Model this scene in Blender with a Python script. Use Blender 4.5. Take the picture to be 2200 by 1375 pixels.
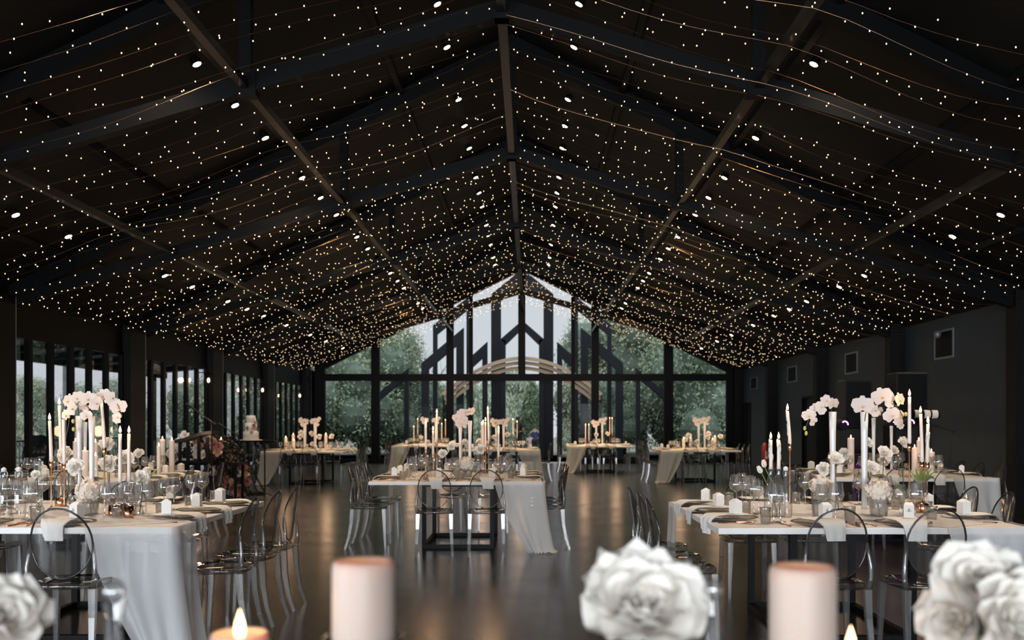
import bpy, math, random
from mathutils import Vector, Matrix
random.seed(7)
PI = math.pi
R = math.radians
S = bpy.context.scene
COL = S.collection
for o in list(bpy.data.objects):
    bpy.data.objects.remove(o)

# ------------------------------------------------------------------ camera, world, exposure
F = 2139.0           # focal length in pixels (35 mm on 36 mm, 2200 px wide)
VX, VY, EYE = 1139.0, 912.0, 1.35
cam_d = bpy.data.cameras.new('camera')
cam = bpy.data.objects.new('camera', cam_d)
COL.objects.link(cam)
cam.location = (0, 0, EYE)
cam.rotation_euler = (R(90), 0, 0)
cam_d.sensor_width = 36
cam_d.lens = 35
cam_d.shift_x = -(VX - 1100) / 2200
cam_d.shift_y = (VY - 687.5) / 2200
cam_d.clip_start = 0.05
cam_d.clip_end = 400
cam_d.dof.use_dof = True
cam_d.dof.focus_distance = 6.6
cam_d.dof.aperture_fstop = 3.2
S.camera = cam

W = bpy.data.worlds.new('overcast_sky')
S.world = W
W.use_nodes = True
wn, wl = W.node_tree.nodes, W.node_tree.links
bg = wn['Background']
tc = wn.new('ShaderNodeTexCoord')
noi = wn.new('ShaderNodeTexNoise')
noi.inputs['Scale'].default_value = 1.6
noi.inputs['Detail'].default_value = 4
rmp = wn.new('ShaderNodeValToRGB')
rmp.color_ramp.elements[0].position = 0.3
rmp.color_ramp.elements[0].color = (0.60, 0.63, 0.70, 1)
rmp.color_ramp.elements[1].position = 0.75
rmp.color_ramp.elements[1].color = (0.74, 0.76, 0.81, 1)
wl.new(tc.outputs['Generated'], noi.inputs['Vector'])
wl.new(noi.outputs['Fac'], rmp.inputs['Fac'])
wl.new(rmp.outputs['Color'], bg.inputs['Color'])
# an overcast sky is about three times brighter overhead than at the horizon
sz = wn.new('ShaderNodeSeparateXYZ')
wl.new(tc.outputs['Generated'], sz.inputs[0])
mr = wn.new('ShaderNodeMapRange')
mr.inputs[1].default_value = 0.15
mr.inputs[2].default_value = 0.9
mr.inputs[3].default_value = 1.0
mr.inputs[4].default_value = 3.4
wl.new(sz.outputs[2], mr.inputs[0])
wl.new(mr.outputs[0], bg.inputs['Strength'])
W.cycles.sampling_method = 'MANUAL'
W.cycles.sample_map_resolution = 512

S.view_settings.view_transform = 'Standard'
S.view_settings.look = 'None'
S.view_settings.gamma = 1
S.view_settings.exposure = 0.0
S.view_settings.use_curve_mapping = False
S.cycles.max_bounces = 10
S.cycles.diffuse_bounces = 3
S.cycles.glossy_bounces = 3
S.cycles.transmission_bounces = 6
S.cycles.transparent_max_bounces = 24
S.cycles.caustics_reflective = False
S.cycles.caustics_refractive = False
S.cycles.sample_clamp_indirect = 3
S.cycles.sample_clamp_direct = 0


def lamp(name, kind, loc, energy, color=(1, 1, 1), rot=(0, 0, 0), **kw):
    d = bpy.data.lights.new(name, kind)
    d.energy = energy
    d.color = color
    for k, v in kw.items():
        setattr(d, k, v)
    o = bpy.data.objects.new(name, d)
    o.location = loc
    o.rotation_euler = rot
    COL.objects.link(o)
    return o


# daylight that enters the glazed gable end behind the camera
for k in range(5):
    lamp('rear_window_daylight', 'AREA', (-5.6 + 2.7 * k, -15.3, 1.75), 700, (0.84, 0.92, 1.0), (R(90), 0, 0),
         shape='RECTANGLE', size=2.1, size_y=2.6)
# daylight through the side glazing of the bays behind and beside the camera
for k in range(6):
    lamp('side_window_daylight', 'AREA', (-7.5, -11.6 + 2.5 * k + (0.0 if k % 2 else -0.25), 1.45), 210, (0.84, 0.92, 1.0), (R(90), 0, R(-90)),
         shape='RECTANGLE', size=2.15, size_y=2.4)


# ------------------------------------------------------------------ materials
def mat(name, color, rough=0.5, metal=0.0, **kw):
    m = bpy.data.materials.new(name)
    m.use_nodes = True
    p = m.node_tree.nodes['Principled BSDF']
    p.inputs['Base Color'].default_value = (*color, 1)
    p.inputs['Roughness'].default_value = rough
    p.inputs['Metallic'].default_value = metal
    for k, v in kw.items():
        p.inputs[k.replace('_', ' ')].default_value = v
    return m


def noisy(m, scale, c0, c1, coord='Object', detail=3, bump=0.0, stretch=None):
    """procedural colour variation between c0 and c1, with optional bump"""
    n, l = m.node_tree.nodes, m.node_tree.links
    p = n['Principled BSDF']
    t = n.new('ShaderNodeTexCoord')
    x = n.new('ShaderNodeTexNoise')
    x.inputs['Scale'].default_value = scale
    x.inputs['Detail'].default_value = detail
    src = t.outputs[coord]
    if stretch:
        mp = n.new('ShaderNodeMapping')
        mp.inputs['Scale'].default_value = stretch
        l.new(src, mp.inputs['Vector'])
        src = mp.outputs['Vector']
    l.new(src, x.inputs['Vector'])
    r = n.new('ShaderNodeValToRGB')
    r.color_ramp.elements[0].position = 0.35
    r.color_ramp.elements[1].position = 0.65
    r.color_ramp.elements[0].color = (*c0, 1)
    r.color_ramp.elements[1].color = (*c1, 1)
    l.new(x.outputs['Fac'], r.inputs['Fac'])
    l.new(r.outputs['Color'], p.inputs['Base Color'])
    if bump:
        b = n.new('ShaderNodeBump')
        b.inputs['Strength'].default_value = bump
        b.inputs['Distance'].default_value = 0.01
        l.new(x.outputs['Fac'], b.inputs['Height'])
        l.new(b.outputs['Normal'], p.inputs['Normal'])
    return m


def emit(name, color, strength, sampling='NONE'):
    m = bpy.data.materials.new(name)
    m.use_nodes = True
    n, l = m.node_tree.nodes, m.node_tree.links
    n.remove(n['Principled BSDF'])
    e = n.new('ShaderNodeEmission')
    e.inputs['Color'].default_value = (*color, 1)
    e.inputs['Strength'].default_value = strength
    l.new(e.outputs[0], n['Material Output'].inputs[0])
    m.cycles.emission_sampling = sampling
    return m


def clear(name, mid, edge, rough=0.0, gloss=0.06, milky=0.0, power=2.2, gain=1.0):
    """thin clear plastic or glass: tint deepens where the wall is seen edge-on, with Fresnel reflections"""
    m = bpy.data.materials.new(name)
    m.use_nodes = True
    n, l = m.node_tree.nodes, m.node_tree.links
    n.remove(n['Principled BSDF'])
    lw = n.new('ShaderNodeLayerWeight')
    lw.inputs['Blend'].default_value = 0.5
    pw = n.new('ShaderNodeMath')
    pw.operation = 'POWER'
    pw.inputs[1].default_value = power
    l.new(lw.outputs['Facing'], pw.inputs[0])
    mx = n.new('ShaderNodeMix')
    mx.data_type = 'RGBA'
    mx.inputs[6].default_value = (*mid, 1)
    mx.inputs[7].default_value = (*edge, 1)
    l.new(pw.outputs[0], mx.inputs[0])
    tr = n.new('ShaderNodeBsdfTransparent')
    l.new(mx.outputs[2], tr.inputs[0])
    gl = n.new('ShaderNodeBsdfGlossy')
    gl.inputs['Roughness'].default_value = rough
    gl.inputs['Color'].default_value = (0.95 * gain, 0.95 * gain, 0.95 * gain, 1)
    fr = n.new('ShaderNodeMath')
    fr.operation = 'MULTIPLY_ADD'
    fr.inputs[1].default_value = 0.75
    fr.inputs[2].default_value = gloss
    p4 = n.new('ShaderNodeMath')
    p4.operation = 'POWER'
    p4.inputs[1].default_value = 4.5
    l.new(lw.outputs['Facing'], p4.inputs[0])
    l.new(p4.outputs[0], fr.inputs[0])
    s = n.new('ShaderNodeMixShader')
    l.new(fr.outputs[0], s.inputs[0])
    l.new(tr.outputs[0], s.inputs[1])
    l.new(gl.outputs[0], s.inputs[2])
    last = s
    if milky:
        df = n.new('ShaderNodeBsdfDiffuse')
        df.inputs[0].default_value = (0.8, 0.8, 0.8, 1)
        s2 = n.new('ShaderNodeMixShader')
        s2.inputs[0].default_value = milky
        l.new(s.outputs[0], s2.inputs[1])
        l.new(df.outputs[0], s2.inputs[2])
        last = s2
    l.new(last.outputs[0], n['Material Output'].inputs[0])
    return m


def cloth(name, color, see=0.3, trans=0.35):
    """woven sheer cloth: diffuse threads, some light through, open weave lets the eye through"""
    m = bpy.data.materials.new(name)
    m.use_nodes = True
    n, l = m.node_tree.nodes, m.node_tree.links
    n.remove(n['Principled BSDF'])
    d = n.new('ShaderNodeBsdfDiffuse')
    d.inputs[0].default_value = (*color, 1)
    t = n.new('ShaderNodeBsdfTranslucent')
    t.inputs[0].default_value = (*color, 1)
    s = n.new('ShaderNodeMixShader')
    s.inputs[0].default_value = trans
    l.new(d.outputs[0], s.inputs[1])
    l.new(t.outputs[0], s.inputs[2])
    last = s
    if see:
        x = n.new('ShaderNodeBsdfTransparent')
        s2 = n.new('ShaderNodeMixShader')
        s2.inputs[0].default_value = see
        l.new(s.outputs[0], s2.inputs[1])
        l.new(x.outputs[0], s2.inputs[2])
        last = s2
    l.new(last.outputs[0], n['Material Output'].inputs[0])
    return m


def floor_mat():
    m = mat('dark_floor_tile', (0.02, 0.018, 0.017), 0.2)
    n, l = m.node_tree.nodes, m.node_tree.links
    p = n['Principled BSDF']
    g = n.new('ShaderNodeNewGeometry')
    sx = n.new('ShaderNodeSeparateXYZ')
    l.new(g.outputs['Position'], sx.inputs[0])

    def line(sock, off, size, w):
        a = n.new('ShaderNodeMath'); a.operation = 'ADD'; a.inputs[1].default_value = off + 600
        l.new(sock, a.inputs[0])
        b = n.new('ShaderNodeMath'); b.operation = 'MODULO'; b.inputs[1].default_value = size
        l.new(a.outputs[0], b.inputs[0])
        c = n.new('ShaderNodeMath'); c.operation = 'LESS_THAN'; c.inputs[1].default_value = w
        l.new(b.outputs[0], c.inputs[0])
        return c.outputs[0]
    lx = line(sx.outputs[0], 0.26, 0.6, 0.004)
    ly = line(sx.outputs[1], 0.22, 1.2, 0.006)
    mx = n.new('ShaderNodeMath'); mx.operation = 'MAXIMUM'
    l.new(lx, mx.inputs[0]); l.new(ly, mx.inputs[1])
    t = n.new('ShaderNodeTexNoise'); t.inputs['Scale'].default_value = 2.0; t.inputs['Detail'].default_value = 6
    l.new(g.outputs['Position'], t.inputs['Vector'])
    r = n.new('ShaderNodeValToRGB')
    r.color_ramp.elements[0].color = (0.010, 0.0098, 0.0098, 1)
    r.color_ramp.elements[1].color = (0.020, 0.018, 0.0175, 1)
    l.new(t.outputs['Fac'], r.inputs['Fac'])
    c = n.new('ShaderNodeMix'); c.data_type = 'RGBA'
    l.new(mx.outputs[0], c.inputs[0]); l.new(r.outputs['Color'], c.inputs[6])
    c.inputs[7].default_value = (0.10, 0.075, 0.06, 1)
    l.new(c.outputs[2], p.inputs['Base Color'])
    rr = n.new('ShaderNodeMapRange')
    rr.inputs[3].default_value = 0.17; rr.inputs[4].default_value = 0.30
    l.new(t.outputs['Fac'], rr.inputs[0])
    l.new(rr.outputs[0], p.inputs['Roughness'])
    p.inputs['Specular IOR Level'].default_value = 0.85
    return m


M = {}
M['floor'] = floor_mat()
M['wall'] = noisy(mat('slate_painted_wall', (0.05, 0.06, 0.068), 0.6), 3, (0.034, 0.047, 0.056), (0.040, 0.055, 0.065))
M['ceiling'] = noisy(mat('black_ceiling_board', (0.005, 0.005, 0.005), 0.6, Specular_IOR_Level=0.25), 8, (0.004, 0.0042, 0.0044), (0.0062, 0.0063, 0.0064), stretch=(0.1, 4, 1))
M['steel'] = mat('black_painted_steel', (0.002, 0.002, 0.0022), 0.5, Specular_IOR_Level=0.12)
M['steel_tie'] = mat('charcoal_painted_tie', (0.007, 0.007, 0.008), 0.35, Specular_IOR_Level=0.4)
M['post'] = noisy(mat('black_stained_timber', (0.006, 0.005, 0.005), 0.5, Specular_IOR_Level=0.12), 6, (0.004, 0.004, 0.0035), (0.010, 0.008, 0.007), stretch=(8, 8, 0.6))
M['edge_metal'] = mat('grey_metal_edge', (0.25, 0.26, 0.27), 0.35, 0.4)
M['pane_gable'] = clear('gable_glass', (0.95, 0.97, 0.965), (0.5, 0.55, 0.55), 0.0, 0.0008, power=6)
M['pane'] = clear('window_glass', (0.975, 0.985, 0.985), (0.8, 0.82, 0.82), 0.0, 0.01, power=6)
M['ghost'] = clear('smoke_clear_acrylic', (0.925, 0.915, 0.905), (0.13, 0.12, 0.115), 0.03, 0.035, milky=0.008, power=3.5)
M['ghost_leg'] = clear('smoke_clear_acrylic_thick', (0.70, 0.68, 0.66), (0.12, 0.11, 0.105), 0.18, 0.08, milky=0.05, power=2.0)
M['ghost_rim'] = clear('smoke_acrylic_edge', (0.22, 0.20, 0.19), (0.02, 0.02, 0.02), 0.08, 0.05, milky=0.02, power=1.5)
M['glass'] = clear('clear_table_glass', (0.93, 0.93, 0.925), (0.16, 0.155, 0.15), 0.0, 0.22, milky=0.02, power=2.6, gain=1.05)
M['bottle_glass'] = clear('bottle_glass', (0.93, 0.93, 0.925), (0.16, 0.155, 0.15), 0.0, 0.06, milky=0.03, power=2.6)
M['crystal'] = clear('cut_crystal', (0.85, 0.85, 0.84), (0.25, 0.25, 0.25), 0.05, 0.16, milky=0.06, power=2.0)
M['smoke_plate'] = clear('smoked_glass_plate', (0.92, 0.89, 0.85), (0.60, 0.56, 0.52), 0.08, 0.05, milky=0.12, power=1.5)
M['tabletop'] = noisy(mat('white_laminate', (0.72, 0.69, 0.66), 0.45), 5, (0.74, 0.70, 0.67), (0.78, 0.75, 0.73))
M['tulle'] = cloth('white_tulle', (0.80, 0.79, 0.79), 0.22, 0.35)
M['tulle_warm'] = cloth('warm_lit_tulle', (0.78, 0.72, 0.63), 0.25, 0.35)  # white tulle of the far tables, their warm light put into the colour
M['linen'] = cloth('white_linen', (0.80, 0.78, 0.76), 0.0, 0.1)
M['card'] = mat('white_card', (0.78, 0.74, 0.69), 0.6)
M['ink'] = mat('black_print', (0.03, 0.03, 0.03), 0.6)
M['copper'] = mat('rose_gold', (0.72, 0.36, 0.22), 0.18, 1.0)
M['brass'] = mat('brushed_brass', (0.62, 0.36, 0.22), 0.28, 1.0)
M['wax'] = mat('ivory_wax', (0.84, 0.72, 0.63), 0.5, Subsurface_Weight=0.6, Subsurface_Scale=0.02, Subsurface_Radius=(1.0, 0.45, 0.3))
M['wax_thick'] = mat('thick_candle_wax', (0.54, 0.42, 0.35), 0.5, Subsurface_Weight=0.7, Subsurface_Scale=0.03, Subsurface_Radius=(1.0, 0.45, 0.3))
M['wick'] = mat('burnt_wick', (0.02, 0.015, 0.012), 0.8)
M['flame'] = emit('candle_flame', (1.0, 0.62, 0.30), 9.0)
M['porcelain'] = mat('white_vase_glaze', (0.70, 0.69, 0.68), 0.25)
M['petal'] = cloth('orchid_petal', (0.85, 0.76, 0.71), 0.0, 0.35)
M['lip'] = mat('orchid_lip', (0.75, 0.42, 0.10), 0.5)
M['rose'] = cloth('white_rose_petal', (0.92, 0.87, 0.80), 0.0, 0.25)
M['hydrangea'] = cloth('cream_hydrangea', (0.84, 0.75, 0.65), 0.0, 0.3)
M['stem'] = mat('dark_stem', (0.045, 0.05, 0.025), 0.5)
M['green'] = noisy(mat('green_leaf', (0.12, 0.2, 0.05), 0.4), 6, (0.05, 0.11, 0.03), (0.20, 0.28, 0.08))
M['bud'] = mat('yellow_green_bud', (0.45, 0.42, 0.12), 0.5)
M['pinkflower'] = cloth('dusty_pink_petal', (0.55, 0.26, 0.24), 0.0, 0.3)
M['peachflower'] = cloth('peach_petal', (0.78, 0.54, 0.40), 0.0, 0.3)
M['darkleaf'] = mat('burgundy_leaf', (0.02, 0.014, 0.012), 0.5)
M['fairy_wire'] = mat('copper_wire', (0.30, 0.16, 0.08), 0.35, 0.8)
M['bulb'] = emit('warm_led', (1.0, 0.68, 0.36), 6.0)
M['downlight'] = emit('warm_downlight', (1.0, 0.80, 0.52), 30.0)
M['lantern'] = emit('lantern_bulb', (1.0, 0.66, 0.36), 8.0)
M['purple'] = emit('magenta_led', (0.85, 0.25, 1.0), 6.0)
M['rubber'] = mat('black_plastic', (0.008, 0.008, 0.009), 0.55, Specular_IOR_Level=0.25)
M['icing'] = mat('white_icing', (0.80, 0.72, 0.66), 0.5)
M['sculpture'] = mat('charcoal_cladding', (0.020, 0.023, 0.028), 0.6, Specular_IOR_Level=0.15)
M['timber'] = noisy(mat('reflected_timber', (0.9, 0.7, 0.56), 0.5), 3, (0.95, 0.74, 0.6), (0.85, 0.64, 0.50), stretch=(1, 1, 14))  # colour of a wood reflection in the gable glass, used on solid bands
M['bark'] = noisy(mat('bark', (0.08, 0.07, 0.055), 0.8), 8, (0.05, 0.045, 0.04), (0.12, 0.10, 0.08), stretch=(6, 6, 1))
M['grass'] = noisy(mat('garden_ground', (0.08, 0.10, 0.06), 0.8), 2, (0.06, 0.08, 0.05), (0.16, 0.16, 0.13))
M['paving'] = noisy(mat('terrace_paving', (0.2, 0.2, 0.2), 0.5), 3, (0.16, 0.165, 0.17), (0.26, 0.265, 0.27))
M['skin'] = mat('skin', (0.55, 0.33, 0.24), 0.5)
M['bluecloth'] = mat('blue_jacket', (0.03, 0.05, 0.16), 0.8)
M['blackcloth'] = mat('black_clothes', (0.012, 0.012, 0.013), 0.8)
M['pinkcloth'] = mat('pale_pink_dress', (0.6, 0.45, 0.48), 0.8)
M['red'] = mat('red_enamel', (0.35, 0.02, 0.02), 0.35)
M['roofsheet'] = mat('veranda_roof', (0.09, 0.10, 0.10), 0.6)
M['hair'] = mat('dark_hair', (0.02, 0.014, 0.01), 0.6)


def leaf_mat(name, c0, c1):
    m = bpy.data.materials.new(name)
    m.use_nodes = True
    n, l = m.node_tree.nodes, m.node_tree.links
    p = n['Principled BSDF']
    g = n.new('ShaderNodeNewGeometry')
    r = n.new('ShaderNodeValToRGB')
    r.color_ramp.elements[0].color = (*c0, 1)
    r.color_ramp.elements[1].color = (*c1, 1)
    l.new(g.outputs['Random Per Island'], r.inputs['Fac'])
    l.new(r.outputs['Color'], p.inputs['Base Color'])
    p.inputs['Roughness'].default_value = 0.8
    p.inputs['Specular IOR Level'].default_value = 0.2
    return m


M['leaf_dark'] = leaf_mat('dark_foliage', (0.12, 0.17, 0.10), (0.46, 0.55, 0.38))
M['leaf_conifer'] = leaf_mat('conifer_needles', (0.03, 0.06, 0.03), (0.16, 0.24, 0.13))
M['leaf_mid'] = leaf_mat('grey_green_foliage', (0.27, 0.31, 0.20), (0.68, 0.70, 0.52))
M['leaf_willow'] = leaf_mat('willow_foliage', (0.26, 0.34, 0.22), (0.72, 0.80, 0.62))


# ------------------------------------------------------------------ mesh builder
class MB:
    def __init__(s):
        s.v, s.f, s.m = [], [], []

    def add(s, vs, fs, mi=0):
        b = len(s.v)
        s.v += [tuple(v) for v in vs]
        s.f += [tuple(i + b for i in f) for f in fs]
        s.m += [mi] * len(fs)
        return s

    def box(s, x0, x1, y0, y1, z0, z1, mi=0):
        vs = [(x, y, z) for z in (z0, z1) for y in (y0, y1) for x in (x0, x1)]
        return s.add(vs, [(0, 2, 3, 1), (4, 5, 7, 6), (0, 1, 5, 4), (2, 6, 7, 3), (0, 4, 6, 2), (1, 3, 7, 5)], mi)

    def bbox(s, x0, x1, y0, y1, z0, z1, b=0.004, mi=0):
        """box with chamfered top and bottom rims"""
        rings = []
        for z, k in ((z0, b), (z0 + b, 0), (z1 - b, 0), (z1, b)):
            rings.append([(x0 + k, y0 + k, z), (x1 - k, y0 + k, z), (x1 - k, y1 - k, z), (x0 + k, y1 - k, z)])
        vs = sum(rings, [])
        fs = [(3, 2, 1, 0), (12, 13, 14, 15)]
        for r in range(3):
            for i in range(4):
                j = (i + 1) % 4
                fs.append((r * 4 + i, r * 4 + j, r * 4 + 4 + j, r * 4 + 4 + i))
        return s.add(vs, fs, mi)

    def beam(s, p0, p1, w, h, mi=0, w1=None, h1=None):
        p0, p1 = Vector(p0), Vector(p1)
        d = (p1 - p0).normalized()
        up = Vector((0, 0, 1)) if abs(d.z) < 0.95 else Vector((0, 1, 0))
        a = d.cross(up).normalized()
        b = a.cross(d).normalized()
        vs = []
        for p, ww, hh in ((p0, w, h), (p1, w1 or w, h1 or h)):
            for sx, sy in ((-1, -1), (1, -1), (1, 1), (-1, 1)):
                vs.append(p + a * sx * ww / 2 + b * sy * hh / 2)
        return s.add(vs, [(3, 2, 1, 0), (4, 5, 6, 7), (0, 1, 5, 4), (1, 2, 6, 5), (2, 3, 7, 6), (3, 0, 4, 7)], mi)

    def tube(s, pts, rad, seg=8, mi=0, caps=True, closed=False):
        pts = [Vector(p) for p in pts]
        n = len(pts)
        rad = rad if isinstance(rad, (list, tuple)) else [rad] * n
        vs, fs = [], []
        ref = None
        for i, p in enumerate(pts):
            if closed:
                d = pts[(i + 1) % n] - pts[i - 1]
            else:
                d = pts[min(i + 1, n - 1)] - pts[max(i - 1, 0)]
            d.normalize()
            if ref is None:
                ref = Vector((0, 0, 1)) if abs(d.z) < 0.9 else Vector((1, 0, 0))
            a = d.cross(ref).normalized()
            ref = a.cross(d).normalized()
            for k in range(seg):
                t = 2 * PI * k / seg
                vs.append(p + (a * math.cos(t) + ref * math.sin(t)) * rad[i])
        m = n if closed else n - 1
        for i in range(m):
            for k in range(seg):
                k2, j = (k + 1) % seg, (i + 1) % n
                fs.append((i * seg + k, j * seg + k, j * seg + k2, i * seg + k2))
        if caps and not closed:
            fs.append(tuple(range(seg)))
            fs.append(tuple(range((n - 1) * seg + seg - 1, (n - 1) * seg - 1, -1)))
        return s.add(vs, fs, mi)

    def lathe(s, prof, seg=16, c=(0, 0, 0), mi=0, squash=1.0):
        vs, fs = [], []
        for r, z in prof:
            for k in range(seg):
                t = 2 * PI * k / seg
                vs.append((c[0] + r * math.cos(t), c[1] + r * squash * math.sin(t), c[2] + z))
        for i in range(len(prof) - 1):
            for k in range(seg):
                k2 = (k + 1) % seg
                fs.append((i * seg + k, i * seg + k2, (i + 1) * seg + k2, (i + 1) * seg + k))
        if prof[0][0] > 1e-4:
            fs.append(tuple(range(seg - 1, -1, -1)))
        return s.add(vs, fs, mi)

    def prism(s, poly, y0, y1, mi=0):
        """polygon in XZ extruded along Y"""
        n = len(poly)
        vs = [(x, y0, z) for x, z in poly] + [(x, y1, z) for x, z in poly]
        fs = [tuple(range(n)), tuple(range(2 * n - 1, n - 1, -1))]
        for i in range(n):
            j = (i + 1) % n
            fs.append((i, i + n, j + n, j))
        return s.add(vs, fs, mi)

    def ball(s, c, r, seg=8, rings=5, mi=0, sq=(1, 1, 1)):
        vs = [(c[0], c[1], c[2] - r * sq[2])]
        for i in range(1, rings):
            a = -PI / 2 + PI * i / rings
            for k in range(seg):
                t = 2 * PI * k / seg
                vs.append((c[0] + r * sq[0] * math.cos(a) * math.cos(t), c[1] + r * sq[1] * math.cos(a) * math.sin(t), c[2] + r * sq[2] * math.sin(a)))
        vs.append((c[0], c[1], c[2] + r * sq[2]))
        fs = []
        for k in range(seg):
            k2 = (k + 1) % seg
            fs.append((0, 1 + k2, 1 + k))
            for i in range(rings - 2):
                a = 1 + i * seg
                fs.append((a + k, a + k2, a + seg + k2, a + seg + k))
            a = 1 + (rings - 2) * seg
            fs.append((a + k, a + k2, len(vs) - 1))
        return s.add(vs, fs, mi)

    def petal(s, mtx, L, Wd, cup=0.3, curl=0.3, mi=0, nu=5, nv=5, tip=0.55):
        """a curved petal growing along +Y of mtx, cupped towards +Z"""
        vs, fs = [], []
        for i in range(nu):
            u = i / (nu - 1)
            w = Wd * (math.sin(PI * min(1, (0.10 + 0.82 * u ** 0.75))) ** tip)
            for j in range(nv):
                q = j / (nv - 1) * 2 - 1
                x = q * w / 2
                z = cup * L * u * u + curl * Wd * q * q * 0.5 * u - 0.12 * L * max(0, u - 0.75)
                vs.append(mtx @ Vector((x, u * L, z)))
        for i in range(nu - 1):
            for j in range(nv - 1):
                a = i * nv + j
                fs.append((a, a + 1, a + nv + 1, a + nv))
        return s.add(vs, fs, mi)

    def mesh(s, name, mats, smooth=False):
        me = bpy.data.meshes.new(name)
        me.from_pydata(s.v, [], s.f)
        for m in (mats if isinstance(mats, (list, tuple)) else [mats]):
            me.materials.append(m)
        me.polygons.foreach_set('material_index', s.m)
        if smooth:
            me.polygons.foreach_set('use_smooth', [True] * len(s.f))
        me.update()
        return me


def tag(o, label=None, cat=None, group=None, kind=None):
    if label:
        o['label'] = label
    if cat:
        o['category'] = cat
    if group:
        o['group'] = group
    if kind:
        o['kind'] = kind
    return o


def ob(name, me, parent=None, loc=(0, 0, 0), rot=(0, 0, 0), scale=1.0):
    o = bpy.data.objects.new(name, me)
    COL.objects.link(o)
    o.location = loc
    o.rotation_euler = rot
    if scale != 1.0:
        o.scale = (scale,) * 3 if not isinstance(scale, (tuple, list)) else scale
    if parent:
        o.parent = parent
    return o


def struct(name, me, parent=None, **kw):
    o = ob(name, me, parent, **kw)
    if parent is None:
        o['kind'] = 'structure'
    return o


def place(name, recipe, label, cat, loc, rz=0.0, group=None, scale=1.0, rot=None):
    """a thing: either one mesh, or an Empty with its parts (name, mesh[, subparts][, loc])"""
    if not isinstance(recipe, list):
        o = ob(name, recipe, None, loc, rot or (0, 0, rz), scale)
        return tag(o, label, cat, group)
    r = ob(name, None, None, loc, rot or (0, 0, rz), scale)
    r.empty_display_size = 0.05
    tag(r, label, cat, group)
    for part in recipe:
        p = ob(part[0], part[1], r, part[3] if len(part) > 3 else (0, 0, 0))
        if len(part) > 4 and part[4]:
            p['label'] = part[4]
        for sub in (part[2] if len(part) > 2 and part[2] else []):
            ob(sub[0], sub[1], p)
    return r


def P(x, y, d):
    """the point of the place that the photograph shows at pixel x, y when it lies d metres away"""
    return Vector(((x - VX) * d / F, d, EYE - (y - VY) * d / F))


# ------------------------------------------------------------------ the hall
XC = -0.27
XL, XR = -7.62, 7.30         # window plane and wall plane
CL, CR = -7.45, 7.0          # inner faces of the columns
Y0, Y1 = -15.5, 34.5
FR = [-15.5 + 5.0 * k for k in range(11)]
FRAMES = [4.5, 9.5, 14.5, 19.5, 24.5, 29.5]
rafter_z = lambda x: 6.77 - 0.5 * abs(x - XC)
chord_z = lambda x: 5.22 - 0.298 * abs(x - XC)

struct('floor', MB().box(XL - 0.1, XR + 0.1, Y0 - 0.3, Y1 + 0.15, -0.1, 0).mesh('floor', M['floor']))
b = MB()
for sgn, xe in ((-1, XL - 0.4), (1, XR + 0.4)):
    z0 = 7.02
    ze = 7.02 - 0.5 * abs(xe - XC)
    b.add([(XC, Y0, z0), (xe, Y0, ze), (xe, Y1 + 0.3, ze), (XC, Y1 + 0.3, z0),
           (XC, Y0, z0 + 0.15), (xe, Y0, ze + 0.15), (xe, Y1 + 0.3, ze + 0.15), (XC, Y1 + 0.3, z0 + 0.15)],
          [(0, 1, 2, 3), (7, 6, 5, 4), (0, 4, 5, 1), (1, 5, 6, 2), (2, 6, 7, 3)])
    # shallow board joints
struct('ceiling', b.mesh('ceiling', M['ceiling']))

# right wall with recessed doors: built from panels around the openings
doors = [(32.9, 34.1, 2.08), (25.3, 26.7, 2.10)]
b = MB()
yy = Y0
for (a, c, h) in sorted(doors):
    b.box(XR, XR + 0.2, yy, a, 0, 3.6)
    b.box(XR, XR + 0.2, a, c, h, 3.6)
    yy = c
b.box(XR, XR + 0.2, yy, Y1, 0, 3.6)
struct('wall_right', b.mesh('wall_right', M['wall']))
for i, (a, c, h) in enumerate(doors):
    d = struct('door_%d' % (i + 1), MB().box(XR + 0.06, XR + 0.11, a + 0.03, c - 0.03, 0.0, h - 0.03).mesh('door', M['rubber']))
    b = MB().box(XR - 0.02, XR + 0.05, a, a + 0.05, 0, h).box(XR - 0.02, XR + 0.05, c - 0.05, c, 0, h).box(XR - 0.02, XR + 0.05, a + 0.05, c - 0.05, h - 0.05, h)
    ob('door_frame', b.mesh('door_frame', M['steel']), d)
    ob('door_handle', MB().tube([(XR + 0.02, a + 0.18, 0.9), (XR + 0.02, a + 0.18, 1.25)], 0.014).mesh('door_handle', M['rubber']), d)

# columns along both sides (the window-side ones stand on a slightly tighter grid)
LCOL = lambda y: 14.42 + 4.86 * (y - 14.5) / 5.0
k = 0
for y in FR[1:]:
    for side in (-1, 1):
        k += 1
        if side < 0:
            yl = LCOL(y)
            b = MB().box(XL - 0.02, CL, yl - 0.72, yl, 0, 3.2)
            b.box(CL - 0.02, CL + 0.004, yl, yl + 0.012, 0, 3.2, 1)
        else:
            b = MB().box(CR, XR - 0.002, y - 0.15, y + 0.15, 0, 3.3)
        if y < Y1 - 1 or side < 0:
            struct('pillar_%d' % k, b.mesh('pillar', [M['post'], M['edge_metal']]))
struct('pillar_%d' % (k + 1), MB().box(CR, XR - 0.002, Y1 - 0.4, Y1 - 0.1, 0, 3.3).mesh('pillar', M['post']))

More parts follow.
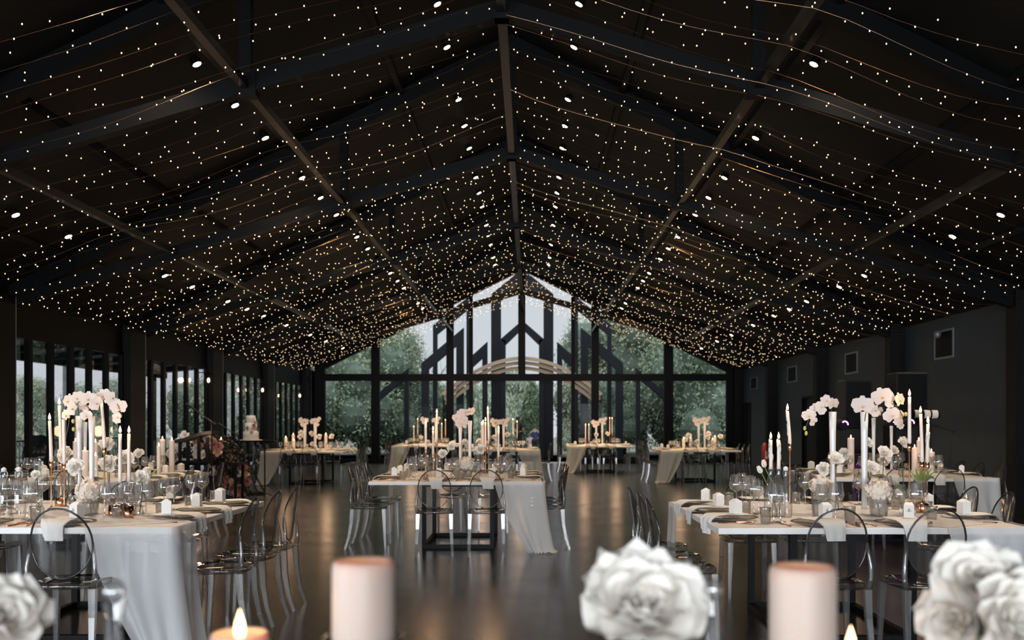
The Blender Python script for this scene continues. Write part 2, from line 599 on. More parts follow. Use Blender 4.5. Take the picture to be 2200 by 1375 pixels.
# left side: beam over the glazing, folding panels in every bay
struct('wall_left', MB().box(XL - 0.25, XL + 0.02, Y0, Y1, 2.72, 3.75).mesh('wall_left', M['steel']))
struct('wall_left_end', MB().box(XL - 0.1, CL, LCOL(34.5) + 0.014, Y1, 0, 3.2).mesh('wall_left_end', M['steel']))
struct('baseboard_left', MB().box(XL - 0.05, XL + 0.05, Y0, Y1, 0, 0.12).mesh('sill', M['steel']))
wi = 0
for k in range(len(FR) - 1):
    ya, yb = LCOL(FR[k]) + 0.014, LCOL(FR[k + 1]) - 0.722
    n = 6
    w = (yb - ya) / n
    for j in range(n):
        wi += 1
        a, c = ya + j * w, ya + (j + 1) * w
        fr = MB()
        t = 0.055
        fr.box(XL - 0.04, XL + 0.04, a, a + t, 0.12, 2.72)
        fr.box(XL - 0.04, XL + 0.04, c - t, c, 0.12, 2.72)
        fr.box(XL - 0.04, XL + 0.04, a + t, c - t, 2.64, 2.72)
        fr.box(XL - 0.04, XL + 0.04, a + t, c - t, 0.12, 0.24)
        o = struct('window_%d' % wi, fr.mesh('window_frame', M['steel']))
        ob('window_glass', MB().box(XL - 0.004, XL + 0.004, a + t, c - t, 0.24, 2.64).mesh('glass', M['pane']), o)

# trusses: rafters, cranked tie, posts
nt = 0
for y in FRAMES:
    nt += 1
    b = MB()
    for sg, xe in ((-1, CL), (1, CR)):
        for (z0f, th, yw) in ((rafter_z, 0.24, 0.15), (chord_z, 0.18, 0.12)):
            p = [(XC, z0f(XC)), (xe + sg * 0.1, z0f(xe + sg * 0.1)), (xe + sg * 0.1, z0f(xe + sg * 0.1) + th), (XC, z0f(XC) + th)]
            if sg > 0:
                p = p[::-1]
            b.prism(p, y - yw / 2, y + yw / 2)
        x = XC + sg * 2.44
        b.box(x - 0.055, x + 0.055, y - 0.05, y + 0.05, chord_z(x) + 0.1, rafter_z(x) + 0.05)
    b.box(XC - 0.075, XC + 0.075, y - 0.07, y + 0.07, chord_z(XC) - 0.02, rafter_z(XC) + 0.1)
    for x in (XC, XC - 2.44, XC + 2.44):
        b.box(x - 0.11, x + 0.11, y - 0.075, y + 0.075, chord_z(x) - 0.02, chord_z(x) + 0.2)
    struct('beam_truss_%d' % nt, b.mesh('truss', M['steel']))
# longitudinal ties and ridge tie
ti = 0
for x, w, m, ye in ((XC, 0.09, 'steel_tie', Y1), (XC - 2.44, 0.08, 'steel_tie', Y1), (XC + 2.44, 0.08, 'steel_tie', Y1),
                    (XC - 4.88, 0.08, 'steel_tie', 29.5), (XC + 4.88, 0.08, 'steel_tie', 29.5)):
    ti += 1
    z = chord_z(x) + 0.08
    struct('beam_tie_%d' % ti, MB().box(x - w / 2, x + w / 2, FRAMES[0], ye, z - w / 2, z + w / 2).mesh('tie', M[m]))
# purlins under the ceiling boards
for sg in (-1, 1):
    for q in range(1, 5):
        ti += 1
        x = XC + sg * q * 1.6
        z = 7.02 - 0.5 * q * 1.6
        struct('beam_tie_%d' % ti, MB().box(x - 0.04, x + 0.04, FRAMES[0] - 4, Y1, z - 0.09, z - 0.005).mesh('purlin', M['ceiling']))

# glazed gable at the far end
gb = MB()
s_b = F / Y1
gx = lambda px: (px - VX) / s_b
gb.box(CL - 0.1, CR + 0.3, Y1 - 0.09, Y1 + 0.09, 2.86, 3.10)
for px, w, z0 in ((807, 0.29, 0), (967, 0.25, 0), (1278.5, 0.26, 0), (1436, 0.32, 0), (1121, 0.25, 3.0), (688, 0.35, 0), (1568, 0.26, 0)):
    x = gx(px)
    gb.box(x - w / 2, x + w / 2, Y1 - 0.1, Y1 + 0.1, z0, rafter_z(x) + 0.2)
for px in (1012, 1231):
    x = gx(px)
    gb.box(x - 0.065, x + 0.065, Y1 - 0.06, Y1 + 0.06, 0, rafter_z(x) + 0.2)
gb.box(gx(688), gx(1012), Y1 - 0.07, Y1 + 0.07, 0, 0.16)
gb.box(gx(1231), gx(1568), Y1 - 0.07, Y1 + 0.07, 0, 0.16)
struct('wall_back', gb.mesh('gable_frame', M['steel']))
rb = MB()
for sg, xe in ((-1, CL), (1, CR + 0.3)):
    p = [(XC, 6.70), (xe, 6.70 - 0.5 * abs(xe - XC)), (xe, 7.0 - 0.5 * abs(xe - XC)), (XC, 7.0)]
    if sg > 0:
        p = p[::-1]
    rb.prism(p, Y1 - 0.12, Y1 + 0.12)
struct('beam_gable', rb.mesh('gable_rafter', M['steel']))
gxs = [gx(688), gx(807), gx(967), gx(1012), gx(1121), gx(1231), gx(1278.5), gx(1436), gx(1568)]
for i in range(8):
    wi += 1
    a, c = gxs[i] + 0.1, gxs[i + 1] - 0.1
    lim = lambda x: rafter_z(x) - 0.02
    poly = [(a, 3.1), (c, 3.1), (c, lim(c)), (a, lim(a))]
    o = struct('window_%d' % wi, MB().prism(poly, Y1 - 0.006, Y1 + 0.006).mesh('gable_pane', M['pane_gable']))
for i in (0, 1, 2, 5, 6, 7):
    wi += 1
    a, c = gxs[i] + 0.1, gxs[i + 1] - 0.1
    struct('window_%d' % wi, MB().box(a, c, Y1 - 0.006, Y1 + 0.006, 0.16, 2.86).mesh('gable_pane_low', M['pane_gable']))

# rear end behind the camera: glazed frame with solid gable above
b = MB().box(XL, XR, Y0 - 0.2, Y0, 3.2, 3.6)
b.prism([(XL, 3.6), (XR, 3.6), (XC, 7.1)], Y0 - 0.2, Y0)
for x in (-7.4, -4.2, -1.5, 1.2, 3.9, 7.1):
    b.box(x - 0.12, x + 0.12, Y0 - 0.2, Y0, 0, 3.2)
struct('wall_rear', b.mesh('wall_rear', M['steel']))

# ------------------------------------------------------------------ outside
b = MB()
b.add([(-60, 36, 0), (60, 36, 0), (60, 50, 0), (-60, 50, 0), (60, 60, -0.5), (-60, 60, -0.5), (60, 140, -0.5), (-60, 140, -0.5)],
      [(0, 1, 2, 3), (3, 2, 4, 5), (5, 4, 6, 7)])
b.add([(-90, -10, -0.15), (-12, -10, -0.15), (-12, 36, -0.15), (-90, 36, -0.15)], [(0, 1, 2, 3)])
struct('ground', b.mesh('ground', M['grass']))
struct('terrace_floor', MB().box(-12, 9, Y1 + 0.15, 44, -0.12, 0.0).box(-12, XL - 0.1, Y0, Y1 + 0.15, -0.12, 0).mesh('terrace', M['paving']))

# veranda along the window side
struct('veranda_roof', MB().add(
    [(XL - 0.2, -4, 3.3), (-11.4, -4, 2.95), (-11.4, 31, 2.95), (XL - 0.2, 31, 3.3), (XL - 0.2, -4, 3.4), (-11.4, -4, 3.05), (-11.4, 31, 3.05), (XL - 0.2, 31, 3.4)],
    [(0, 1, 2, 3), (7, 6, 5, 4), (1, 5, 6, 2), (3, 2, 6, 7), (0, 4, 5, 1)]).mesh('veranda_roof', M['roofsheet']))
b = MB()
for y in range(-3, 31, 2):
    b.beam((XL - 0.3, y, 3.22), (-11.4, y, 2.88), 0.07, 0.14)
b.box(-11.45, -11.3, -4, 31, 2.78, 2.95)
struct('beam_veranda', b.mesh('veranda_rafters', M['steel']))
for i, y in enumerate((4, 9, 14, 19, 24.6, 30)):
    struct('pillar_veranda_%d' % (i + 1), MB().box(-11.5, -11.3, y - 0.11, y + 0.11, 0, 2.95).mesh('veranda_post', M['edge_metal'] if i == 4 else M['steel']))
b = MB()
b.box(-11.42, -11.36, 0, 30, 0.96, 1.0)
b.box(-11.41, -11.37, 0, 30, 0.12, 0.15)
y = 0.1
while y < 30:
    b.box(-11.40, -11.38, y, y + 0.025, 0.15, 0.96)
    y += 0.16
tag(ob('veranda_railing', b.mesh('railing', M['edge_metal'])), 'grey metal balustrade along the veranda outside the window wall', 'railing')


# trees
def crown_mesh(name, m, blobs, n, size, droop=0.0, core=True):
    b = MB()
    rnd = random.Random(hash(name) % 1000 if False else len(name) * 31 + n)
    tot = sum(r ** 2 for _, r in blobs)
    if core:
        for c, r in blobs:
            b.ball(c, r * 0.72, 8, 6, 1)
    for c, r in blobs:
        for _ in range(int(n * r * r / tot)):
            u = rnd.uniform(-1, 1)
            t = rnd.uniform(0, 2 * PI)
            q = math.sqrt(1 - u * u)
            rr = r * (0.72 + 0.34 * rnd.random())
            p = Vector((c[0] + rr * q * math.cos(t), c[1] + rr * q * math.sin(t), c[2] + rr * u))
            a = Vector((rnd.gauss(0, 1), rnd.gauss(0, 1), rnd.gauss(0, 1) - droop * 2.5)).normalized()
            w = a.cross(Vector((rnd.gauss(0, 1), rnd.gauss(0, 1), rnd.gauss(0, 1)))).normalized()
            L = size * rnd.uniform(0.7, 1.5) * (1 + droop)
            ww = size * rnd.uniform(0.25, 0.45) / (1 + 0.6 * droop)
            b.add([p, p + a * L * 0.5 + w * ww, p + a * L, p + a * L * 0.5 - w * ww], [(0, 1, 2, 3)])
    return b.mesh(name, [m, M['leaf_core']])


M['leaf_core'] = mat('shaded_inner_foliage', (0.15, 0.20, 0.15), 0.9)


def blobset(seed, h, w, base, n):
    r = random.Random(seed)
    out = [((0, 0, base + h * 0.5), w * 0.42)]
    for _ in range(n):
        t = r.uniform(0, 2 * PI)
        z = r.random()
        q = w * 0.42 * (1 - 0.5 * z)
        out.append(((q * math.cos(t), q * math.sin(t), base + h * (0.1 + 0.78 * z)), w * r.uniform(0.2, 0.32)))
    return out


CROWN = {
    'bushy': [('crown', crown_mesh('bushy_crown', M['leaf_mid'], blobset(1, 6.5, 5, 0.6, 16), 16000, 0.12)),
              ('trunk', MB().tube([(0, 0, -0.6), (0.1, 0, 2), (0, 0.1, 4)], [0.2, 0.16, 0.08]).mesh('trunk', M['bark']))],
    'dense': [('crown', crown_mesh('dense_crown', M['leaf_dark'], blobset(2, 5.2, 5, 0.2, 16), 16000, 0.12, 0.3)),
              ('trunk', MB().tube([(0, 0, -0.6), (0.1, 0, 2), (0, 0.1, 3.5)], [0.2, 0.16, 0.08]).mesh('trunk', M['bark']))],
    'willow': [('crown', crown_mesh('willow_crown', M['leaf_willow'], blobset(3, 4.6, 4, 0.0, 16), 14000, 0.13, 1.2)),
               ('trunk', MB().tube([(0, 0, -0.6), (0.1, 0, 2), (0, 0.1, 3.5)], [0.2, 0.16, 0.08]).mesh('trunk', M['bark']))],
    'conifer': [('crown', crown_mesh('conifer_crown', M['leaf_conifer'], [((0, 0, 0.7 + k * 0.55), 1.25 - k * 0.14) for k in range(8)], 6500, 0.11, 0.5, False)),
                ('trunk', MB().tube([(0, 0, -0.6), (0, 0, 3)], [0.12, 0.05]).mesh('trunk', M['bark']))],
}


def bare_tree():
    b = MB()
    r = random.Random(5)

    def grow(p, d, L, rad, lv):
        q = p + d * L
        b.tube([p, (p + q) / 2 + Vector((r.gauss(0, .04), r.gauss(0, .04), 0)), q], [rad, rad * 0.85, rad * 0.65], 5, caps=False)
        if lv == 0:
            return
        for _ in range(3):
            nd = (d + Vector((r.gauss(0, .45), r.gauss(0, .45), r.gauss(0.1, .2)))).normalized()
            grow(q, nd, L * r.uniform(0.6, 0.85), rad * 0.6, lv - 1)
    grow(Vector((0, 0, -0.4)), Vector((0, 0, 1)), 2.6, 0.09, 4)
    return b.mesh('bare_branches', M['bark'])


# kind, px, distance, scale, label
TREES = [
    ('dense', 700, 40, 1.0, 'dark green tree behind the leftmost panes of the glazed gable'),
    ('dense', 775, 42, 0.95, 'dark green tree seen beside the window-side gable post'),
    ('bushy', 845, 45, 0.78, 'mid green tall tree rising behind the window-side gable panes'),
    ('dense', 880, 43, 0.62, 'low dark tree below the bare branches in the gable'),
    ('willow', 945, 46, 0.66, 'drooping pale tree behind the window-side sculpture legs'),
    ('willow', 1040, 60, 0.85, 'feathery tree between the window-side tall sculpture posts'),
    ('willow', 1100, 68, 1.15, 'feathery willow-like tree framed by the open gable doorway'),
    ('conifer', 1143, 66, 1.0, 'dark cone-shaped evergreen framed by the open gable doorway'),
    ('willow', 1250, 54, 0.60, 'drooping pale tree behind the wall-side sculpture legs'),
    ('bushy', 1290, 46, 0.82, 'grey green tree behind the wall-side outer sculpture frame'),
    ('bushy', 1380, 44, 1.0, 'big grey green bushy tree beyond the wall-side gable panes'),
    ('bushy', 1450, 48, 1.05, 'tall bushy tree partly behind the thick wall-side gable post'),
    ('dense', 1500, 40, 0.9, 'dark green tree beside the pane next to the dark wall'),
    ('dense', 1570, 42, 0.95, 'dark green tree at the end of the gable beside the wall'),
    ('dense', 1340, 42, 0.55, 'low dark shrub-like tree at the foot of the gable'),
]
for kd, px, d, sc, lb in TREES:
    p = P(px, 912, d)
    place(kd + '_tree', CROWN[kd], lb, 'tree', (p.x, d, -0.3 if d > 50 else 0), random.uniform(0, 6), 'trees beyond the gable', sc)
for px, d, lb in ((925, 43.5, 'bare slender tree with thin branches against the sky, left of the sculpture'), (905, 46.5, 'second bare tree behind the slender one against the sky'),
                  (1240, 47, 'bare twiggy tree behind the wall-side half of the sculpture')):
    p = P(px, 912, d)
    place('bare_tree', bare_tree(), lb, 'tree', (p.x, d, 0), px, 'bare trees beyond the gable', 0.62 if px < 1000 else 0.5)
# window side
SIDE = [('bushy', -17.2, 42, 0.46), ('dense', -15.2, 46, 0.62), ('bushy', -12.6, 44, 0.9), ('dense', -10.4, 42, 0.9), ('dense', -23, 52, 0.6),
        ('dense', -12.2, 50, 1.0), ('willow', -15.6, 36, 0.55), ('dense', -19.5, 42, 0.40), ('willow', -21, 40, 0.42), ('dense', -27, 50, 0.42), ('bushy', -9.6, 39, 0.85), ('bushy', -30, 60, 0.6)]
SL = ['grey green tree beyond the window-side veranda, tallest there', 'dark tree past the veranda rail, seen by the second window bay', 'bushy tree past the veranda near the third window bay',
      'dark tree outside the far window bays', 'distant dark tree behind the veranda trees', 'dark tree outside the last window bay', 'drooping tree outside the third window bay',
      'low dark tree past the first window bay', 'low drooping shrub past the first window bay panes', 'distant low dark tree at the veranda corner', 'bushy tree at the corner of windows and gable', 'distant bushy tree far beyond the veranda']
for (kd, x, y, sc), lb in zip(SIDE, SL):
    place(kd + '_tree', CROWN[kd], lb, 'tree', (x, y, -0.15), x, 'trees beyond the veranda', sc)


# nested gable-frame sculpture: each bent frame its own thing
def frame_poly(pts, y, th, name, label, parent=None):
    b = MB()
    gb_ = VY + EYE * F / y + 0.3
    pts = [[(x, gb_ if yy is None else yy) for x, yy in poly] for poly in pts]
    for poly in pts:
        q = [(P(x, yy, y).x, P(x, yy, y).z) for x, yy in poly]
        area = sum(q[i][0] * q[(i + 1) % len(q)][1] - q[(i + 1) % len(q)][0] * q[i][1] for i in range(len(q)))
        if area < 0:
            q = q[::-1]
        b.prism(q, y, y + th)
    return tag(ob(name, b.mesh('gable_portal', M['sculpture'])), label, 'sculpture', 'nested gable frames outside the glazed end')


GB = None
CX = 1122


def half(tip, arm, leg_in, leg_out, t=13):
    """one bent frame: inner leg, sloping arm, outer leg; pixel offsets from the sculpture axis"""
    return tip, arm, leg_in, leg_out, t


FR_ = [  # inner leg x0,x1, tip y, outer leg x0,x1, outer shoulder y, depth, label
    (75, 86, 734, 106, 119, 774, 38.2, 'slim inner half frame'),
    (126, 142, 704, 201, 217, 780, 39.0, 'broad half frame with the long sloping arm'),
    (109, 120, 632, 183, 192, 699, 40.2, 'high slender half frame'),
    (245, 254, 791, 303, 311, 846, 37.4, 'low outermost half frame with slanted brace'),
]
for side, nm in ((-1, 'window side'), (1, 'wall side')):
    for (a0, a1, ty, c0, c1, sy, d, lb) in FR_:
        sl = (sy - ty) / (c1 - a0)
        th = 26 if d != 37.4 else 17
        pts = [
            [(a0, ty), (a1, ty + sl * (a1 - a0)), (a1, GB), (a0, GB)],
            [(a1, ty + sl * (a1 - a0)), (c1, sy), (c1, sy + th), (a1, ty + sl * (a1 - a0) + th)],
        ]
        if d != 37.4:
            pts.append([(c0, sy + th - sl * (c1 - c0)), (c1, sy + th), (c1, GB), (c0, GB)])
        pts = [[(CX + side * x, y) for x, y in poly] for poly in pts]
        frame_poly(pts, d, 0.3, 'gable_frame_sculpture', 'charcoal %s of the nested gable sculpture, %s' % (lb, nm))
for nm, x0, x1, sh, ap, ins, d, lb in (('a', 46, 67, 632, 577, 33, 39.6, 'tallest charcoal gable frame at the centre of the nested sculpture'),
                                       ('b', 36, 46, 728, 688, 17, 38.6, 'small inner charcoal gable frame over the doorway in the sculpture')):
    o_, i_ = x1, x0
    pts = []
    for sd in (-1, 1):
        pts.append([(CX + sd * i_, sh + 3), (CX + sd * o_, sh), (CX + sd * o_, GB), (CX + sd * i_, GB)])
        pts.append([(CX, ap), (CX + sd * o_, sh), (CX + sd * i_, sh + 12), (CX, ap + ins)])
    frame_poly(pts, d, 0.45, 'gable_frame_sculpture', lb)

# solid bands built in place of a curved timber reflection in the gable glass
for j, (rr, z_off, lb) in enumerate(((0, 0, 'topmost curved band of the pale timber reflection across the gable sculpture'), (10, 1, 'second curved band of the pale timber reflection, just below the topmost one'),
                                     (21, 2, 'third curved band of the pale timber reflection, under the upper two'))):
    pts = []
    for i in range(25):
        t = -1 + 2 * i / 24
        x = CX + t * (170 - 3 * j)
        y = 770 + rr + 78 * abs(t) ** 1.9
        pts.append(P(x, y, 36.2 + 0.1 * j))
    b = MB()
    for i in range(24):
        b.beam(pts[i], pts[i + 1], 0.10, 0.13)
    sl_ = ob('reflection_band', b.mesh('reflection_band', M['timber']))
    for e_ in (pts[0], pts[-1]):
        ob('support_post', MB().box(e_.x - 0.02, e_.x + 0.02, e_.y - 0.02 + 0.06, e_.y + 0.02 + 0.06, 0, e_.z).mesh('support_post', M['steel']), sl_)  # added posts, only there to carry the reflection bands
    tag(sl_, lb, 'slat', 'curved reflected timber bands')


# people outside, one skinned body each
def person(name, loc, s, pose, mats, label):
    root = ob(name, None, None, loc)
    root.rotation_euler = (0, 0, pose.get('rz', 0))
    root.scale = (s, s, s)
    tag(root, label, 'person')
    J = {'hip': (0, 0, .93), 'waist': (0, 0, 1.08), 'chest': (0, -.01, 1.32), 'neck': (0, 0, 1.48), 'skull': (0, -.01, 1.60), 'crownp': (0, 0, 1.70),
         'shl': (-.19, 0, 1.42), 'shr': (.19, 0, 1.42), 'ell': pose['el'][0], 'elr': pose['el'][1], 'hal': pose['ha'][0], 'har': pose['ha'][1],
         'hpl': (-.09, 0, .88), 'hpr': (.09, 0, .88), 'knl': (-.11, -.03, .48), 'knr': (.11, .0, .48), 'anl': (-.12, .02, .09), 'anr': (.12, .02, .09),
         'tol': (-.13, -.15, .04), 'tor': (.13, -.15, .04)}
    RD = {'hip': .13, 'waist': .12, 'chest': .15, 'neck': .06, 'skull': .09, 'crownp': .075, 'shl': .075, 'shr': .075, 'ell': .045, 'elr': .045, 'hal': .04, 'har': .04,
          'hpl': .10, 'hpr': .10, 'knl': .065, 'knr': .065, 'anl': .045, 'anr': .045, 'tol': .04, 'tor': .04}
    E = [('hip', 'waist'), ('waist', 'chest'), ('chest', 'neck'), ('neck', 'skull'), ('skull', 'crownp'), ('chest', 'shl'), ('chest', 'shr'), ('shl', 'ell'), ('shr', 'elr'),
         ('ell', 'hal'), ('elr', 'har'), ('hip', 'hpl'), ('hip', 'hpr'), ('hpl', 'knl'), ('hpr', 'knr'), ('knl', 'anl'), ('knr', 'anr'), ('anl', 'tol'), ('anr', 'tor')]
    names = list(J)
    me = bpy.data.meshes.new('body')
    me.from_pydata([J[n] for n in names], [(names.index(a), names.index(c)) for a, c in E], [])
    me.materials.append(M['skin'])
    o = ob('body', me, root)
    sk = o.modifiers.new('skin', 'SKIN')
    for i, n in enumerate(names):
        me.skin_vertices[0].data[i].radius = (RD[n], RD[n])
    me.skin_vertices[0].data[0].use_root = True
    o.modifiers.new('sub', 'SUBSURF').levels = 1
    o.modifiers['sub'].render_levels = 2

    def garment(gname, ns, es, grow, m):
        me2 = bpy.data.meshes.new(gname)
        me2.from_pydata([J[n] for n in ns], [(ns.index(a), ns.index(c)) for a, c in es], [])
        me2.materials.append(m)
        g = ob(gname, me2, root)
        g.modifiers.new('skin', 'SKIN')
        for i, n in enumerate(ns):
            me2.skin_vertices[0].data[i].radius = (RD[n] + grow, RD[n] + grow)
        me2.skin_vertices[0].data[0].use_root = True
        g.modifiers.new('sub', 'SUBSURF').render_levels = 2
    garment('jacket', ['waist', 'hip', 'chest', 'shl', 'shr', 'ell', 'elr'], [('hip', 'waist'), ('waist', 'chest'), ('chest', 'shl'), ('chest', 'shr'), ('shl', 'ell'), ('shr', 'elr')], 0.02, mats[0])
    garment('trousers', ['hip', 'hpl', 'hpr', 'knl', 'knr', 'anl', 'anr'], [('hip', 'hpl'), ('hip', 'hpr'), ('hpl', 'knl'), ('hpr', 'knr'), ('knl', 'anl'), ('knr', 'anr')], 0.018, mats[1])
    b = MB()
    b.ball((0, 0.015, 1.68), 0.105, 10, 8, 0, (1, 1.05, 0.95))
    ob('hair', b.mesh('hair', M['hair'], True), root)
    b = MB()
    b.ball((-.035, -.095, 1.62), .012, 6, 4).ball((.035, -.095, 1.62), .012, 6, 4)
    b.box(-.012, .012, -.115, -.09, 1.575, 1.605)
    b.box(-.03, .03, -.1, -.088, 1.545, 1.555)
    ob('face', b.mesh('face', M['skin']), root)


p = P(1149, 912, 60)
person('person', (p.x, 60, -0.5), 1.0, {'el': [(-.30, -.15, 1.28), (.30, -.15, 1.28)], 'ha': [(-.08, -.25, 1.52), (.08, -.25, 1.52)]}, (M['bluecloth'], M['blackcloth']),
       'person in a blue jacket outside the doorway, raising both hands to the face')
p = P(1115, 912, 50)
person('person', (p.x, 50, 0.0), 1.0, {'el': [(-.28, 0, 1.15), (.28, -.02, 1.15)], 'ha': [(-.25, -.12, .93), (.22, -.2, 1.0)], 'rz': 2.4}, (M['blackcloth'], M['blackcloth']),
       'person in black standing outside the doorway in front of the willow-like tree')
p = P(1138, 912, 62)
person('person', (p.x, 62, -0.55), 0.72, {'el': [(-.28, 0, 1.15), (.28, -.02, 1.15)], 'ha': [(-.25, -.1, .93), (.25, -.1, .93)]}, (M['pinkcloth'], M['pinkcloth']),
       'small person in pale pink beside the person in the blue jacket')
#PART2

# ================================================================== recipes
# ---- clear oval-back chair, origin on the floor under the seat centre, sitter faces +Y
def chair_recipe(m_seat='ghost', m_leg='ghost_leg', m_rim='ghost_rim'):
    b = MB()
    pts = []
    n = 20
    for i in range(n):
        t = 2 * PI * i / n
        cx, cy = math.cos(t), math.sin(t)
        e = 0.62
        x = 0.19 * math.copysign(abs(cx) ** e, cx) * (1 + 0.06 * (cy > 0) * cy)
        y = 0.195 * math.copysign(abs(cy) ** e, cy)
        pts.append((x, y))
    vs = []
    for z, k in ((0.435, 0.97), (0.44, 1.0), (0.462, 1.0), (0.468, 0.96), (0.458, 0.6)):
        vs += [(x * k, y * k, z) for x, y in pts]
    fs = [tuple(range(n - 1, -1, -1)), tuple(range(4 * n, 5 * n))]
    for r in range(4):
        for i in range(n):
            j = (i + 1) % n
            fs.append((r * n + i, r * n + j, r * n + n + j, r * n + n + i))
    b.add(vs, fs)
    seat = b.mesh('seat', M[m_seat], True)
    # back: oval disc, tilted, slightly dished
    tilt = R(9)
    zc, hw, hh = 0.692, 0.168, 0.200

    def bp(u, v, off=0):
        z = v * hh
        y = -0.185 - z * math.sin(tilt) - 0.02 + 0.035 * (u * u) + off
        return (u * hw, y, zc + z * math.cos(tilt))
    b = MB()
    rings = [0.0, 0.35, 0.7, 1.0]
    n = 28
    for off in (0.003, -0.003):
        vs = [bp(0, 0, off)]
        for q in rings[1:]:
            for i in range(n):
                t = 2 * PI * i / n
                vs.append(bp(q * math.cos(t), q * math.sin(t), off))
        fs = []
        for i in range(n):
            j = (i + 1) % n
            fs.append((0, 1 + i, 1 + j))
            for r in range(len(rings) - 2):
                a = 1 + r * n
                fs.append((a + i, a + n + i, a + n + j, a + j))
        b.add(vs, fs)
    back = b.mesh('backrest', M[m_seat], True)
    rim = MB().tube([bp(math.cos(2 * PI * i / n), math.sin(2 * PI * i / n)) for i in range(n)], 0.0058, 6, closed=True).mesh('back_rim', M[m_rim], True)
    # side arms that carry the oval down to the rear corners of the seat
    arms = []
    for sx in (-1, 1):
        b = MB()
        top = bp(sx * 1.0, 0.02)
        b.tube([top, (sx * 0.176, -0.178, 0.63), (sx * 0.184, -0.186, 0.57), (sx * 0.186, -0.186, 0.51), (sx * 0.176, -0.178, 0.448)], [0.007, 0.010, 0.013, 0.015, 0.017], 6)
        arms.append(('back_arm', b.mesh('back_arm', M[m_leg], True)))
    legs = []
    for sx in (-1, 1):
        legs.append(('leg', MB().beam((sx * 0.165, 0.165, 0.437), (sx * 0.178, 0.185, 0.0), 0.038, 0.038, 0, 0.021, 0.021).mesh('front_leg', M[m_leg])))
        b = MB()
        P0 = [(sx * 0.168, -0.172, 0.437), (sx * 0.172, -0.182, 0.28), (sx * 0.178, -0.208, 0.13), (sx * 0.184, -0.25, 0.0)]
        for i in range(3):
            b.beam(P0[i], P0[i + 1], 0.040 - i * .006, 0.040 - i * .006, 0, 0.034 - i * .006, 0.034 - i * .006)
        legs.append(('leg', b.mesh('rear_leg', M[m_leg])))
    return [('seat', seat), ('backrest', back, [('back_rim', rim)])] + arms + legs


CHAIR = chair_recipe()


def wineglass(h, rb, rt, bowl, m='glass'):
    zs = h - bowl
    prof = [(0.036, 0.0), (0.034, 0.003), (0.006, 0.008), (0.0042, 0.02), (0.004, zs - 0.01), (0.008, zs), (rb * 0.75, zs + bowl * 0.16), (rb, zs + bowl * 0.36),
            (rb * 0.97, zs + bowl * 0.5), (rt, h)]
    return prof


def wine_recipe(h, rb, rt, bowl):
    pr = wineglass(h, rb, rt, bowl)
    st = MB().lathe(pr[:6], 12).mesh('glass_stem', M['glass'], True)
    bw = MB().lathe([(0.0001, pr[5][1])] + pr[5:], 16).mesh('bowl', M['glass'], True)
    return [('bowl', bw), ('stem', st)]


RED = wine_recipe(0.240, 0.053, 0.038, 0.125)
WHT = wine_recipe(0.225, 0.044, 0.032, 0.112)
TUMB = MB().lathe([(0.0001, 0.004), (0.030, 0.004), (0.034, 0.09), (0.036, 0.10), (0.034, 0.10), (0.029, 0.01), (0.0001, 0.010)], 14).mesh('tumbler', M['glass'], True)
far_w = [MB().lathe(wineglass(0.205, 0.043, 0.031, 0.11), 8).mesh('far_glass', M['glass'], True)][0]
BOTTLE = [('bottle', MB().lathe([(0.0001, 0), (0.040, 0.002), (0.042, 0.02), (0.042, 0.15), (0.036, 0.19), (0.016, 0.25), (0.014, 0.29), (0.016, 0.30)], 16).mesh('bottle', M['bottle_glass'], True)),
          ('stopper', MB().lathe([(0.0001, 0.298), (0.015, 0.3), (0.017, 0.315), (0.010, 0.325), (0.0001, 0.327)], 10).mesh('stopper', M['porcelain'], True)),
          ('wire_clasp', MB().tube([(0.017, 0, 0.26), (0.022, 0, 0.29), (0.0, 0, 0.33), (-0.022, 0, 0.29), (-0.017, 0, 0.26)], 0.0018, 5).mesh('wire', M['edge_metal']))]
CANDLE_BOTTLE = MB().lathe([(0.0001, 0), (0.043, 0.002), (0.045, 0.02), (0.043, 0.12), (0.035, 0.17), (0.018, 0.22), (0.015, 0.25), (0.019, 0.262), (0.019, 0.27)], 16).mesh('candle_bottle', M['bottle_glass'], True)
PLATE = [('plate', MB().lathe([(0.0001, 0.004), (0.10, 0.004), (0.135, 0.010), (0.163, 0.020), (0.165, 0.022), (0.135, 0.014), (0.0001, 0.008)], 28).mesh('plate', M['smoke_plate'], True)),
         ('plate_rim', MB().tube([(0.164 * math.cos(2 * PI * i / 28), 0.164 * math.sin(2 * PI * i / 28), 0.0215) for i in range(28)], 0.0022, 5, closed=True).mesh('plate_rim', M['steel_tie'], True))]


def napkin_mesh():
    """linen folded over the plate with its end hanging past the table edge; local -Y points off the table"""
    b = MB()
    pts = [(0.10, 0.032), (0.02, 0.030), (-0.08, 0.034), (-0.135, 0.032), (-0.165, 0.022), (-0.178, 0.012), (-0.184, -0.02), (-0.186, -0.055), (-0.188, -0.075)]
    r = random.Random(3)
    for lay in (0, 0.006):
        vs, fs = [], []
        m = 9
        for i, (y, z) in enumerate(pts[:len(pts) - (1 if lay else 0)]):
            for j in range(m):
                q = j / (m - 1) * 2 - 1
                fold = 0.004 * math.sin(q * 7 + i * 0.6)
                w = [0.098, 0.096, 0.094, 0.088, 0.078, 0.068, 0.062, 0.058, 0.056][i]
                if i < 5:
                    vs.append((q * w + 0.004 * i, y, z + lay + abs(fold)))
                else:
                    vs.append((q * w + 0.004 * i, y - lay - fold - 0.002, z + lay * 0.5))
        k = len(vs) // m
        for i in range(k - 1):
            for j in range(m - 1):
                a = i * m + j
                fs.append((a, a + 1, a + m + 1, a + m))
        b.add(vs, fs)
    return b.mesh('napkin', M['linen'], True)


NAPKIN = napkin_mesh()


